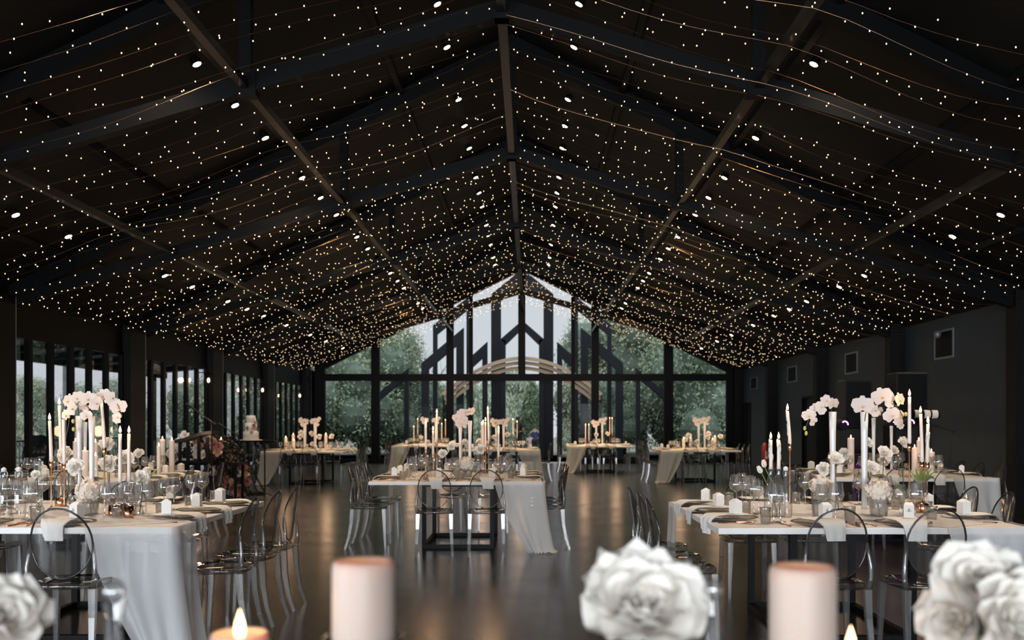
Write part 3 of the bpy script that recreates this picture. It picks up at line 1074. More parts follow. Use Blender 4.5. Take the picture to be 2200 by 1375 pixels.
def box_recipe(emblem):
    b = MB().bbox(-0.029, 0.029, -0.029, 0.029, 0, 0.078, 0.0015)
    body = b.mesh('box', M['card'])
    # gathered paper top
    b = MB().add([(-0.028, -0.028, 0.078), (0.028, -0.028, 0.078), (0.028, 0.028, 0.078), (-0.028, 0.028, 0.078), (-0.02, 0, 0.094), (0.02, 0, 0.094)],
                 [(0, 1, 5, 4), (2, 3, 4, 5), (1, 2, 5), (3, 0, 4)])
    out = [('box', body), ('lid', b.mesh('lid', M['card']))]
    if emblem:
        b = MB()
        y = -0.0296
        b.tube([(0, y, 0.036), (0, y, 0.056)], 0.0009, 4)
        for sx in (-1, 1):
            b.tube([(0, y, 0.040), (sx * 0.006, y, 0.044), (sx * 0.011, y, 0.043)], 0.0010, 4)
            b.tube([(0, y, 0.045), (sx * 0.004, y, 0.050), (sx * 0.007, y, 0.053)], 0.0010, 4)
            b.ball((sx * 0.011, y, 0.0435), 0.0022, 5, 4)
        b.ball((0, y, 0.057), 0.0026, 5, 4)
        out.append(('emblem', b.mesh('emblem', M['ink'])))
    return out


BOX, BOX_E = box_recipe(False), box_recipe(True)


def cutlery():
    f = MB()
    f.tube([(0, -0.10, 0.003), (0, -0.02, 0.006), (0, 0.04, 0.004)], [0.004, 0.0028, 0.003], 6)
    f.bbox(-0.010, 0.010, 0.04, 0.06, 0.003, 0.006, 0.001)
    for x in (-0.008, -0.0027, 0.0027, 0.008):
        f.tube([(x, 0.06, 0.0045), (x, 0.10, 0.008)], 0.0013, 4)
    k = MB()
    k.tube([(0, -0.11, 0.004), (0, 0.0, 0.005)], [0.0045, 0.004], 6)
    k.prism([(-0.002, 0.001), (0.002, 0.001), (0.002, 0.012), (-0.002, 0.012)], 0.0, 0.10)
    k.add([(-0.008, 0.0, 0.003), (0.006, 0.0, 0.003), (0.006, 0.11, 0.003), (-0.003, 0.10, 0.003), (-0.008, 0.0, 0.006), (0.006, 0.0, 0.006), (0.006, 0.11, 0.005), (-0.003, 0.10, 0.005)],
          [(3, 2, 1, 0), (4, 5, 6, 7), (0, 1, 5, 4), (1, 2, 6, 5), (2, 3, 7, 6), (3, 0, 4, 7)])
    s = MB()
    s.tube([(0, -0.10, 0.003), (0, -0.01, 0.006), (0, 0.045, 0.004)], [0.004, 0.0026, 0.003], 6)
    s.ball((0, 0.068, 0.007), 0.026, 10, 6, 0, (0.72, 1.0, 0.22))
    return f.mesh('fork', M['copper'], True), k.mesh('knife', M['copper']), s.mesh('spoon', M['copper'], True)


FORK, KNIFE, SPOON = cutlery()


# ---- candles
def flame_mesh(h=0.046, r=0.0085):
    return MB().lathe([(0.0001, 0.0), (r * 0.75, h * 0.12), (r, h * 0.3), (r * 0.8, h * 0.55), (r * 0.35, h * 0.82), (0.0001, h)], 10).mesh('flame', M['flame'], True)


FLAME = flame_mesh()
WICK = MB().tube([(0, 0, -0.004), (0, 0, 0.010)], 0.0012, 5).mesh('wick', M['wick'])
_c = {}


def taper_mesh(L, lean, drip):
    key = (round(L, 2), lean, drip)
    if key not in _c:
        b = MB()
        n = 6
        pts = [(lean * (i / n) ** 1.6 * L, 0, L * i / n) for i in range(n + 1)]
        b.tube(pts, [0.0125 - 0.0030 * (i / n) for i in range(n + 1)], 12)
        if drip:
            r = random.Random(int(L * 100) + 5)
            for _ in range(16):
                t = r.uniform(0, 2 * PI) if r.random() < 0.4 else r.uniform(-0.6, 0.6) + (PI if drip < 0 else 0)
                z0 = r.uniform(0.35, 0.98) * L
                q = 0.0125 - 0.003 * z0 / L
                xx = lean * (z0 / L) ** 1.6 * L + q * math.cos(t)
                b.ball((xx, q * math.sin(t), z0), r.uniform(0.003, 0.006), 6, 5, 0, (1, 1, r.uniform(1.5, 5)))
        _c[key] = b.mesh('candle', M['wax'], True)
    return _c[key]


_h = {}


def holder_mesh(h, big):
    key = (round(h, 2), big)
    if key not in _h:
        r = 0.040 if big else 0.026
        hb = 0.085 if big else 0.03
        hb = min(hb, h * 0.5)
        pr = [(0.0001, 0), (r, 0.0), (r, hb), (r - 0.004, hb + 0.004), (0.012, hb + 0.007), (0.006, hb + 0.016), (0.0045, hb + 0.03), (0.0045, max(h - 0.055, hb + 0.035)), (0.009, h - 0.045),
              (0.0145, h - 0.035), (0.0145, h), (0.010, h), (0.0001, h - 0.004)]
        _h[key] = MB().lathe(pr, 18).mesh('holder', M['copper'] if big else M['brass'], True)
    return _h[key]


TABLE_Z = 0.75


def taper(x, top, bot, d, where, lean=0.0, drip=0, kind='holder', light=0.0, flame=1.0, far=False):
    """taper candle: x, top and bottom pixels of the wax at distance d; stands in a holder or bottle on the table"""
    p, q = P(x, top, d), P(x, bot, d)
    L = max(0.08, p.z - q.z)
    x0 = q.x
    c = [('wick', WICK, None, (lean * L, 0, L)), ('flame', FLAME, None, (lean * L, 0, L + 0.006))]
    place('taper_candle', [('wax_body', taper_mesh(L, lean, drip))] + c, 'lit %s taper candle %s' % ('dripping ivory' if drip else 'ivory', where), 'candle', (x0, d, q.z), 0, 'lit taper candles')
    h = q.z - TABLE_Z
    if kind == 'holder':
        place('candle_holder', holder_mesh(h + 0.012, True), 'rose gold holder, taper %s' % where, 'candle holder', (x0, d, TABLE_Z + 0.001), 0, 'rose gold candle holders')
    elif kind == 'slim':
        place('candle_holder', holder_mesh(h + 0.012, False), 'slender brass candlestick of the taper %s' % where, 'candle holder', (x0, d, TABLE_Z + 0.001), 0, 'brass candlesticks')
    else:
        place('candle_bottle', CANDLE_BOTTLE, 'clear bottle of the taper %s' % where, 'bottle', (x0, d, TABLE_Z + 0.001), 0, 'candle bottles', (1, 1, max(0.3, (h + 0.01) / 0.27)))
    if light:
        lamp('candle_or_fill_glow', 'POINT', (x0 + lean * L, d, p.z + 0.025), light * (4.0 if d > 10 else 1.8), (1.0, 0.55, 0.28), shadow_soft_size=0.02)


_p = {}


def pillar(x, top, d, w, where, light=0.0, z0=None, r=None, h=None):
    p = P(x, top, d)
    r = r or w * d / F / 2
    zb = TABLE_Z if z0 is None else z0
    h = p.z - zb
    key = (round(r, 3), round(h, 2))
    if key not in _p:
        pr = [(0.0001, 0), (r * 0.98, 0.0), (r, 0.004), (r, h - 0.006), (r * 0.95, h), (r * 0.80, h - 0.003), (r * 0.6, h - 0.010), (0.0001, h - 0.012)]
        _p[key] = MB().lathe(pr, 22).mesh('pillar_wax', M['wax'], True)
    place('pillar_candle', [('wax_body', _p[key]), ('wick', WICK, None, (0, 0, h - 0.010)), ('flame', FLAME, None, (0, 0, h - 0.004))],
          'lit ivory pillar candle %s' % where, 'candle', (p.x, d, zb), 0, 'lit pillar candles')
    if light:
        lamp('candle_or_fill_glow', 'POINT', (p.x, d, p.z + 0.03), light * 3.0, (1.0, 0.55, 0.28), shadow_soft_size=0.02)


# ---- flowers
def orient(n, roll=0.0, loc=(0, 0, 0)):
    """matrix whose +Z looks along n"""
    q = Vector(n).normalized().to_track_quat('Z', 'Y')
    return Matrix.Translation(loc) @ q.to_matrix().to_4x4() @ Matrix.Rotation(roll, 4, 'Z')


def orchid_bloom(s=0.05):
    b = MB()
    I = Matrix.Identity(4)
    for a, L, w in ((90, 1.0, 0.75), (215, 0.95, 0.7), (325, 0.95, 0.7)):
        b.petal(Matrix.Rotation(R(a - 90), 4, 'Z'), s * L, s * w, 0.05, 0.12)
    for a in (18, 162):
        b.petal(Matrix.Rotation(R(a - 90), 4, 'Z') @ Matrix.Translation((0, 0, 0.003)), s * 1.08, s * 1.25, 0.04, 0.10, tip=0.45)
    return b.mesh('blossom', M['petal'], True)


def orchid_lip(s=0.05):
    b = MB()
    b.ball((0, -0.1 * s, 0.14 * s), 0.13 * s, 7, 5, 0, (1, 1.2, 1))
    b.petal(Matrix.Rotation(R(180), 4, 'Z') @ Matrix.Translation((0, 0, 0.003)) @ Matrix.Rotation(R(50), 4, 'X'), s * 0.42, s * 0.3, 0.3, 0.4)
    return b.mesh('lip', M['lip'], True)


OB, OL = orchid_bloom(), orchid_lip()


def orchid_spray(stem_pts, blooms, label, buds=(), scale=1.0):
    """stem through world points; each bloom: (point, normal, roll, size)"""
    base = Vector(stem_pts[0])
    root = ob('orchid_spray', None, None, base)
    tag(root, label, 'orchid', 'white orchid sprays')
    pts = [Vector(p) - base for p in stem_pts]
    # smooth the stem
    sm = []
    for i in range(len(pts) - 1):
        for k in range(4):
            t = k / 4
            p0, p1, p2, p3 = pts[max(i - 1, 0)], pts[i], pts[i + 1], pts[min(i + 2, len(pts) - 1)]
            sm.append(0.5 * ((2 * p1) + (p2 - p0) * t + (2 * p0 - 5 * p1 + 4 * p2 - p3) * t * t + (3 * p1 - p0 - 3 * p2 + p3) * t ** 3))
    sm.append(pts[-1])
    ob('stem', MB().tube(sm, 0.0028, 6).mesh('orchid_stem', M['stem'], True), root)
    for (p, nrm, roll, sz) in blooms:
        e = orient(nrm, roll).to_euler()
        o = ob('blossom', OB, root, Vector(p) - base, e, sz / 0.05 * scale)
        ob('lip', OL, o)
    for p in buds:
        ob('bud', MB().ball((0, 0, 0), 0.014 * scale, 7, 6, 0, (0.8, 0.8, 1.1)).mesh('bud', M['bud'], True), root, Vector(p) - base)
    return root


def vase_mesh(h, rt, rb):
    pr = [(0.0001, 0), (rb * 1.25, 0.0), (rb * 1.3, 0.006), (rb * 0.8, 0.02), (rb * 0.7, h * 0.25), (rb * 0.8, h * 0.5), (rt * 0.85, h * 0.8), (rt, h), (rt * 0.92, h), (rt * 0.75, h * 0.8), (0.0001, h * 0.7)]
    return MB().lathe(pr, 18).mesh('vase', M['porcelain'], True)


def vase(x, top, d, w, where):
    p = P(x, top, d)
    h = p.z - TABLE_Z
    place('trumpet_vase', vase_mesh(h, w * d / F / 2, w * d / F / 2 * 0.95), 'tall slender white trumpet vase %s' % where, 'vase', (p.x, d, TABLE_Z + 0.001), 0, 'tall white vases')
    return Vector((p.x, d, p.z))


def rose_mesh(seed, n=26, r=0.05, ragged=0.25, m='rose'):
    """open garden rose seen with layered petals; +Z is the way the bloom looks"""
    rnd = random.Random(seed)
    b = MB()
    for i in range(n):
        t = i * 2.39996
        k = i / n
        openness = R(12 + 72 * k)
        L = r * (0.45 + 0.62 * k) * rnd.uniform(0.88, 1.12)
        w = L * rnd.uniform(0.9, 1.25)
        mt = Matrix.Rotation(t, 4, 'Z') @ Matrix.Translation((0, r * 0.05 * k, r * 0.02)) @ Matrix.Rotation(R(90) - openness, 4, 'X') @ Matrix.Rotation(rnd.gauss(0, ragged), 4, 'Y')
        b.petal(mt, L, w, 0.05 - 0.35 * k * 0.2, 0.55, tip=0.4)
    b.ball((0, 0, 0), r * 0.2, 6, 5)
    return b.mesh('rose_head', M[m], True)


def hydra_mesh(seed, r=0.075, n=90, m='hydrangea'):
    rnd = random.Random(seed)
    b = MB()
    b.ball((0, 0, 0), r * 0.86, 12, 8)
    for _ in range(n):
        u = rnd.uniform(-0.55, 1)
        t = rnd.uniform(0, 2 * PI)
        q = math.sqrt(1 - u * u)
        nn = Vector((q * math.cos(t), q * math.sin(t), u))
        mt = orient(nn + Vector((rnd.gauss(0, .25), rnd.gauss(0, .25), rnd.gauss(0, .25))), rnd.uniform(0, 6), nn * r * rnd.uniform(0.88, 1.0))
        for a in range(4):
            b.petal(mt @ Matrix.Rotation(a * PI / 2, 4, 'Z'), r * 0.2, r * 0.19, 0.15, 0.2, nu=3, nv=3)
    return b.mesh('hydrangea_head', M[m], True)


ROSES = [rose_mesh(k, 24 + 4 * k, 0.05, 0.2 + 0.08 * k) for k in range(4)]
HYD = [hydra_mesh(1), hydra_mesh(2, n=110)]
LEAF = MB().petal(Matrix.Identity(4), 0.16, 0.05, 0.25, 0.25, nu=7, nv=5, tip=0.8).mesh('leaf', M['green'], True)


def stem_rose(x, y, d, sz, where, nrm=(0.1, -1, 0.5), k=0, leafy=False, base=None, hyd=False, vessel='bud'):
    """a bloom at the pixel, its stem running down into a small vessel on the table"""
    p = P(x, y, d)
    dz = p.z - TABLE_Z
    root = ob('hydrangea' if hyd else 'white_rose', None, None, p)
    tag(root, ('cream hydrangea head %s' if hyd else 'open white rose %s') % where, 'flower', 'white table flowers')
    e = orient(nrm, k * 1.3).to_euler()
    ob('flower_head', (HYD[k % 2] if hyd else ROSES[k % 4]), root, (0, 0, 0), e, sz / (0.075 if hyd else 0.05))
    bx = base if base is not None else random.Random(int(x)).uniform(-0.03, 0.03)
    low = 0.02
    if dz > 0.05:
        ob('stem', MB().tube([(0, 0.01, -0.01), (bx * 0.3, 0.015, -dz * 0.5), (bx, 0.0, -dz + low)], 0.003, 5).mesh('flower_stem', M['stem']), root)
    if leafy:
        for a in (0.6, -0.8):
            ob('leaf', LEAF, root, (0, 0, -0.03), (0.5, 0.2, a), 0.7)
    if vessel == 'bud' and dz > 0.09:
        hh = min(0.13, dz * 0.7)
        place('bud_vase', MB().lathe([(0.0001, 0.002), (0.026, 0.002), (0.032, 0.02), (0.030, hh * 0.45), (0.013, hh * 0.75), (0.012, hh * 0.95), (0.016, hh)], 14).mesh('bud_vase', M['glass'], True),
              'clear bud vase of the bloom %s' % where.replace(' on the', ''), 'vase', (p.x + bx, d, TABLE_Z + 0.001), 0, 'clear bud vases')
    if vessel == 'crystal':
        hh = max(0.05, dz - 0.035)
        place('crystal_tumbler', MB().lathe([(0.0001, 0.002), (0.045, 0.002), (0.050, 0.01), (0.058, hh * 0.5), (0.064, hh), (0.061, hh), (0.045, 0.01)], 12).mesh('crystal_tumbler', M['crystal']),
              'cut crystal bowl %s' % where.replace('in the crystal bowl', 'with a hydrangea'), 'vase', (p.x, d, TABLE_Z + 0.001), 0, 'cut crystal bowls')


# ================================================================== tables
TW, TL = 1.82, 2.0
TOP_T = 0.036


def table_recipe():
    top = MB().bbox(-TW / 2, TW / 2, -TL / 2, TL / 2, TABLE_Z - TOP_T, TABLE_Z, 0.003).mesh('tabletop', M['tabletop'])
    out = [('tabletop', top)]
    ax, ay = 0.37, 0.58
    t = 0.045
    for sx in (-1, 1):
        for sy in (-1, 1):
            out.append(('leg', MB().box(sx * ax - t / 2, sx * ax + t / 2, sy * ay - t / 2, sy * ay + t / 2, 0.0, TABLE_Z - TOP_T).mesh('leg', M['steel'])))
    for z in (0.0, TABLE_Z - TOP_T - 0.04):
        b = MB()
        b.box(-ax + t / 2, ax - t / 2, -ay - t / 2, -ay + t / 2, z, z + 0.04)
        b.box(-ax + t / 2, ax - t / 2, ay - t / 2, ay + t / 2, z, z + 0.04)
        b.box(-ax - t / 2, -ax + t / 2, -ay + t / 2, ay - t / 2, z, z + 0.04)
        b.box(ax - t / 2, ax + t / 2, -ay + t / 2, ay - t / 2, z, z + 0.04)
        out.append(('base_frame' if z == 0 else 'top_frame', b.mesh('base_frame', M['steel'])))
    return out


TABLE = table_recipe()


def drape(cx, cy, mir, mt, seed, where, length=0.76):
    """sheer runner: lies from the far corner across the top, wraps the near corner and falls to the floor; a second fall at the far corner"""
    rnd = random.Random(seed)
    ph = [rnd.uniform(0, 6) for _ in range(8)]
    hx, hy = TW / 2, TL / 2
    b = MB()

    def edge(u):
        """u metres along the near edge (negative) or the side edge (positive) from the near corner: point and outward normal"""
        rr = 0.03
        if u < -rr:
            return (hx + u, -hy - 0.004), (0, -1)
        if u > rr:
            return (hx + 0.004, -hy + u), (1, 0)
        a = (u + rr) / (2 * rr) * PI / 2
        return (hx - rr + (rr + .004) * math.sin(a), -hy + rr - (rr + .004) * math.cos(a)), (math.sin(a), -math.cos(a))
    # fall at the near corner
    nu, nv = 46, 16
    u0, u1 = -0.50, 0.34
    vs, fs = [], []
    for j in range(nv + 1):
        v = j / nv
        for i in range(nu + 1):
            q = i / nu
            u = u0 + (u1 - u0) * q
            drop = v * length
            shrink = 1 - 0.62 * v ** 1.3 if u < 0 else 1 - 0.30 * v
            (ex, ey), (nx, ny) = edge(u * shrink)
            fold = (math.sin(q * 30 + ph[0] + 1.2 * v) * 0.5 + math.sin(q * 17 + ph[1] - v) * 0.6) * (0.006 + 0.022 * v ** .6) + 0.020 + 0.035 * v * v
            z = TABLE_Z + 0.006 - drop
            x, y = ex + nx * fold + 0.05 * v * v, ey + ny * fold
            if z < 0.008:
                k = 0.008 - z
                x += k * 1.2 * (0.6 + nx)
                y += k * 1.4 * ny
                z = 0.006 + 0.008 * (1 + math.sin(i * 1.3))
            vs.append((x, y, z))
    for j in range(nv):
        for i in range(nu):
            a = j * (nu + 1) + i
            fs.append((a, a + 1, a + nu + 2, a + nu + 1))
    b.add(vs, fs)
    # sheet over the top with rumples, far corner to near corner
    n1, n2 = 34, 26
    A0, A1 = Vector((hx - 0.50, -hy)), Vector((hx, -hy + 0.34))      # near end
    B0, B1 = Vector((-hx, hy - 0.42)), Vector((-hx + 0.10, hy))      # far end
    C0, C1 = Vector((-0.28, -0.30)), Vector((0.18, 0.34))
    vs, fs = [], []
    for i in range(n1 + 1):
        t = i / n1
        a = A0.lerp(C0, t).lerp(C0.lerp(B0, t), t)
        c = A1.lerp(C1, t).lerp(C1.lerp(B1, t), t)
        for j in range(n2 + 1):
            s_ = j / n2
            p = a.lerp(c, s_)
            env = math.sin(PI * t) ** 0.5 * (0.5 + 0.5 * math.sin(PI * s_))
            w = abs(math.sin(s_ * 9 + 3 * t + ph[2])) * 0.5 + abs(math.sin(s_ * 21 + ph[3] + 5 * t)) * 0.3 + 0.4 * abs(math.sin(t * 12 + ph[4] + 4 * s_))
            vs.append((p.x, p.y, TABLE_Z + 0.004 + 0.048 * env * w))
    for i in range(n1):
        for j in range(n2):
            a = i * (n2 + 1) + j
            fs.append((a, a + 1, a + n2 + 2, a + n2 + 1))
    b.add(vs, fs)
    # fall at the far corner over the side edge
    nu2 = 24
    vs, fs = [], []
    for j in range(nv + 1):
        v = j / nv
        for i in range(nu2 + 1):
            q = i / nu2
            y = hy - 0.42 * (1 - q) * (1 - 0.35 * v) - 0.02
            fold = (math.sin(q * 22 + ph[5]) * 0.6 + math.sin(q * 11 + ph[6])) * (0.003 + 0.014 * v) + 0.014 + 0.03 * v * v
            z = max(0.008, TABLE_Z + 0.004 - v * length)
            vs.append((-hx - fold, y, z))
    for j in range(nv):
        for i in range(nu2):
            a = j * (nu2 + 1) + i
            fs.append((a, a + 1, a + nu2 + 2, a + nu2 + 1))
    b.add(vs, fs)
    if mir:
        b.v = [(-x, y, z) for x, y, z in b.v]
        b.f = [tuple(reversed(f)) for f in b.f]
    o = ob('table_runner', b.mesh('table_runner', M[mt], True), None, (cx, cy, 0))
    tag(o, 'sheer white tulle runner falling off %s' % where, 'table runner', 'tulle runners')


# name: centre x, near edge y, mirrored drape, detail level, cloth
TB = {
    'front window-side table': (-2.99, 5.78, False, 3, 'tulle'),
    'front wall-side table': (2.00, 5.76, False, 3, 'tulle'),
    'middle table': (-0.785, 10.43, False, 3, 'tulle'),
    'second window-side table': (-4.92, 10.45, False, 2, 'tulle'),
    'loudspeaker-side table': (4.29, 11.07, False, 2, 'tulle'),
    'table beyond the cake': (-5.04, 22.0, True, 1, 'tulle_warm'),
    'table behind the middle one': (-0.70, 23.2, False, 1, 'tulle_warm'),
    'rear corner table': (-2.95, 27.9, True, 1, 'tulle_warm'),
    'doorway table': (1.97, 27.4, True, 1, 'tulle_warm'),
    'extinguisher-side table': (3.93, 22.8, True, 1, 'tulle_warm'),
}
ends = {'near end': -1, 'far end': 1}
TXT = {}
for nm, (cx, yn, mir, lod, mt) in TB.items():
    cy = yn + TL / 2
    hx, hy = TW / 2, TL / 2
    place('dining_table', TABLE, 'white topped table on a black box frame, the %s' % nm, 'table', (cx, cy, 0), 0, 'banquet tables')
    drape(cx, cy, mir, mt, int(cx * 10) + 50, 'the ' + nm)
    seats = []
    for e, s_ in (('near-end', -1), ('far-end', 1)):
        for dx, wn_ in ((-0.28, 'window-most'), (0.22, 'wall-most')) if nm != 'middle table' else ((-0.20, 'window-most'), (0.34, 'wall-most')):
            seats.append((cx + dx, cy + s_ * hy, 0 if s_ < 0 else PI, '%s %s' % (wn_, e)))
    for sd, s_ in (('window-side', -1), ('wall-side', 1)):
        for k, o_ in (('first', -0.52), ('second', 0.03), ('third', 0.58)):
            seats.append((cx + s_ * hx, cy + o_, -PI / 2 if s_ < 0 else PI / 2, '%s %s' % (k, sd)))
    TXT[nm] = seats
    rs = random.Random(int(yn * 7))
    for (sx, sy, rz, wh) in seats:
        c, s_ = math.cos(rz), math.sin(rz)
        # local +Y points onto the table
        L = lambda x, y: (sx + x * c - y * s_, sy + x * s_ + y * c)
        jit = rs.gauss(0, 0.015)
        ca = rs.gauss(0, 0.05)
        # chair sits outside the edge facing the table
        tuck = 0.09 if wh.endswith('end') else 0.06
        x, y = L(jit, -tuck)
        if wh.endswith('side') and nm in ('front window-side table', 'front wall-side table'):
            x, y = L(jit, -0.13)
        if nm == 'front window-side table' and wh == 'window-most near-end':
            x -= 0.32
        if nm == 'front window-side table' and wh == 'wall-most near-end':
            x += 0.15
        place('ghost_chair', CHAIR, 'clear smoky oval-back chair, %s seat, %s' % (wh, nm), 'chair', (x, y, 0), rz + ca, 'clear oval-back chairs')
        zt = TABLE_Z
        on_cloth = 0.0
        # plate, napkin
        x, y = L(0, 0.17)
        zc = zt + 0.001
        place('charger_plate', PLATE if lod > 1 else PLATE[0][1], 'smoky glass plate at the %s seat, %s' % (wh, nm), 'plate', (x, y, zc), 0, 'smoked glass plates')
        place('napkin', NAPKIN, 'white napkin hanging from the plate, %s seat, %s' % (wh, nm), 'napkin', (x, y, zc), rz + rs.gauss(0, 0.12), 'white napkins')
        # favour box
        if lod > 1 or rs.random() < 0.5:
            x, y = L(rs.uniform(-0.04, 0.05), 0.20)
            em = nm.startswith('front') and wh.endswith('near-end')
            place('favour_box', BOX_E if em else BOX, 'small white favour box at the %s seat, %s' % (wh, nm), 'box', (x, y, zc + 0.040), rz + rs.uniform(-0.5, 0.5), 'white favour boxes')
        # glasses
        if lod > 1:
            for (dx, dy, rec, lb) in ((0.17, 0.40, RED, 'wide wine glass'), (0.10, 0.47, WHT, 'slim wine glass')):
                x, y = L(dx + rs.gauss(0, .012), dy + rs.gauss(0, .012))
                place('wine_glass', rec, 'empty %s at the %s seat, %s' % (lb, wh, nm), 'glass', (x, y, zc), 0, 'wine glasses')
            x, y = L(0.235, 0.33)
            place('water_tumbler', TUMB, 'short clear tumbler at the %s seat, %s' % (wh, nm), 'glass', (x, y, zc), 0, 'tumblers')
            if lod > 2 or wh.endswith('near-end'):
                for (dx, dy, me, n_, lb, a) in ((-0.205, 0.17, FORK, 'fork', 'rose gold fork', 0.15), (0.205, 0.16, KNIFE, 'knife', 'rose gold knife', -0.1), (0.235, 0.17, SPOON, 'spoon', 'rose gold spoon', -0.25)):
                    x, y = L(dx, dy)
                    place(n_, me, '%s at the %s seat, %s' % (lb, wh, nm), 'cutlery', (x, y, zc), rz + a + rs.gauss(0, .05), 'rose gold cutlery')
        else:
            for (dx, dy, lb) in ((0.16, 0.38, 'outer'), (0.09, 0.46, 'inner')):
                x, y = L(dx + rs.gauss(0, .015), dy + rs.gauss(0, .015))
                place('wine_glass', far_w, 'empty %s wine glass at the %s seat, %s' % (lb, wh, nm), 'glass', (x, y, zc), 0, 'wine glasses')

# water bottles
for x, y, d, w in ((8, 990, 6.3, 'at the picture edge, front window-side table'), (40, 985, 6.35, 'beside its twin, front window-side table'), (1688, 1010, 6.45, 'by the tulips, front wall-side table')):
    p = P(x, y, d)
    place('water_bottle', BOTTLE, 'clear swing-top water bottle %s' % w, 'bottle', (p.x, d, TABLE_Z + 0.001), 0.3, 'swing-top bottles')

# ---- front window-side table, candles and flowers
t1 = 'on the front window-side table'
taper(110, 904, 995, 6.7, 'second from the window end, ' + t1, -0.04, 0, 'slim', 0.5)
taper(131, 871, 995, 6.9, 'tallest of the window half, ' + t1, -0.03, 0, 'holder', 0.5)
taper(138, 901, 1000, 6.75, 'close behind the tallest one, ' + t1, -0.02, 0, 'slim', 0)
taper(224, 863, 966, 6.6, 'leaning beside the white vases, ' + t1, -0.06, 0, 'slim', 0.6)
taper(258, 932, 1038, 6.25, 'first of the bottle pair, ' + t1, 0.0, 0, 'bottle', 0.6)
taper(277, 932, 1036, 6.35, 'second of the bottle pair, ' + t1, 0.0, 0, 'bottle', 0.5)
for x, top, d, w, lb in ((182, 968, 10.9, 15, 'between the white vases'), (205, 979, 10.7, 11, 'short, beside the leaning taper'), (162, 948, 11.6, 10, 'farther back, window half'), (205, 950, 11.8, 9, 'farther back, wall half'),
                         (349, 944, 12.2, 11, 'beside the flower garland'), (369, 946, 11.8, 11, 'tallest by the garland'), (341, 958, 11.4, 8, 'slim, before the garland')):
    pillar(x, top, d, w, lb + ', on the second window-side table', 0.5 if x in (182, 349) else 0)
v1 = vase(170, 894, 6.85, 14, 'first of the pair on the front window-side table')
v2 = vase(197, 895, 6.55, 14, 'second of the pair on the front window-side table')
v3 = vase(183, 907, 11.6, 9, 'thin one behind the pair, on the second window-side table')


def blooms(lst, d):
    return [(P(x, y, d + dd), (nx, -1, nz), rl, sz * .86) for (x, y, dd, nx, nz, rl, sz) in lst]


orchid_spray([v1 - Vector((0, 0, .12)), P(168, 880, 6.85), P(158, 872, 6.8), P(150, 890, 6.8), P(147, 915, 6.75), P(142, 938, 6.75)],
             blooms([(148, 862, 0, -.6, .2, 0, .062), (166, 856, -.03, 0, .1, .5, .058), (156, 878, -.04, -.3, -.2, 1, .055), (143, 892, 0, -.7, -.3, 0.3, .05), (182, 872, .02, .2, -.3, 2, .045)], 6.8),
             'orchid spray drooping to the window side from the first vase, front window-side table', [P(157, 905, 6.75), P(158, 922, 6.75)])
orchid_spray([v2 - Vector((0, 0, .12)), P(193, 884, 6.55), P(186, 868, 6.5), P(205, 862, 6.5), P(228, 862, 6.45), P(252, 868, 6.4), P(262, 895, 6.4)],
             blooms([(190, 858, -.05, .05, .15, 0, .062), (207, 867, -.05, .2, 0, 1.0, .052), (186, 893, 0, 0, -.2, .2, .045), (222, 851, 0, -.2, .2, .4, .058), (240, 857, -.03, .3, .1, 2.0, .056), (255, 875, -.05, 0, .1, .1, .062), (253, 897, -.02, -.1, -.3, 1.2, .045)], 6.45),
             'orchid spray arching towards the wall side from the second vase, front window-side table')
for i, (x, y, d, sz, k, nr, w) in enumerate(((143, 978, 6.9, .065, 1, (-.3, -1, .8), 'ragged and high by the tall candle'), (165, 1004, 6.6, .060, 2, (-.1, -1, .3), 'facing the camera under the vases'),
                                             (233, 998, 6.7, .062, 3, (.2, -1, .6), 'behind the leaning taper'), (270, 985, 7.0, .06, 0, (.4, -.8, .6), 'behind the bottle candles'),
                                             (305, 1026, 6.3, .048, 1, (.5, -.7, .6), 'low with a green stem'), (78, 1020, 6.4, .03, 2, (0, -1, .5), 'tiny, near the water bottles'),
                                             (228, 955, 7.2, .05, 3, (.2, -1, .4), 'highest, behind the taper pair'))):
    stem_rose(x, y, d, sz, w + ', ' + t1, nr, k, i in (4,))
stem_rose(191, 1058, 6.25, .082, 'in the crystal bowl, ' + t1, (0, -.6, 1), 0, hyd=True, vessel='crystal')
for x, d, lb in ((243, 6.15, 'first copper votive'), (260, 6.3, 'second copper votive'), (276, 6.12, 'third copper votive')):
    p = P(x, 1000, d)
    place('votive_cup', MB().lathe([(0.0001, 0), (0.03, 0), (0.031, 0.10), (0.029, 0.10), (0.028, 0.01), (0.0001, 0.008)], 16).mesh('votive_cup', M['copper'], True),
          lb + ' cylinder behind the wine glasses, front window-side table', 'votive', (p.x, d, TABLE_Z + 0.001), 0, 'copper votives')

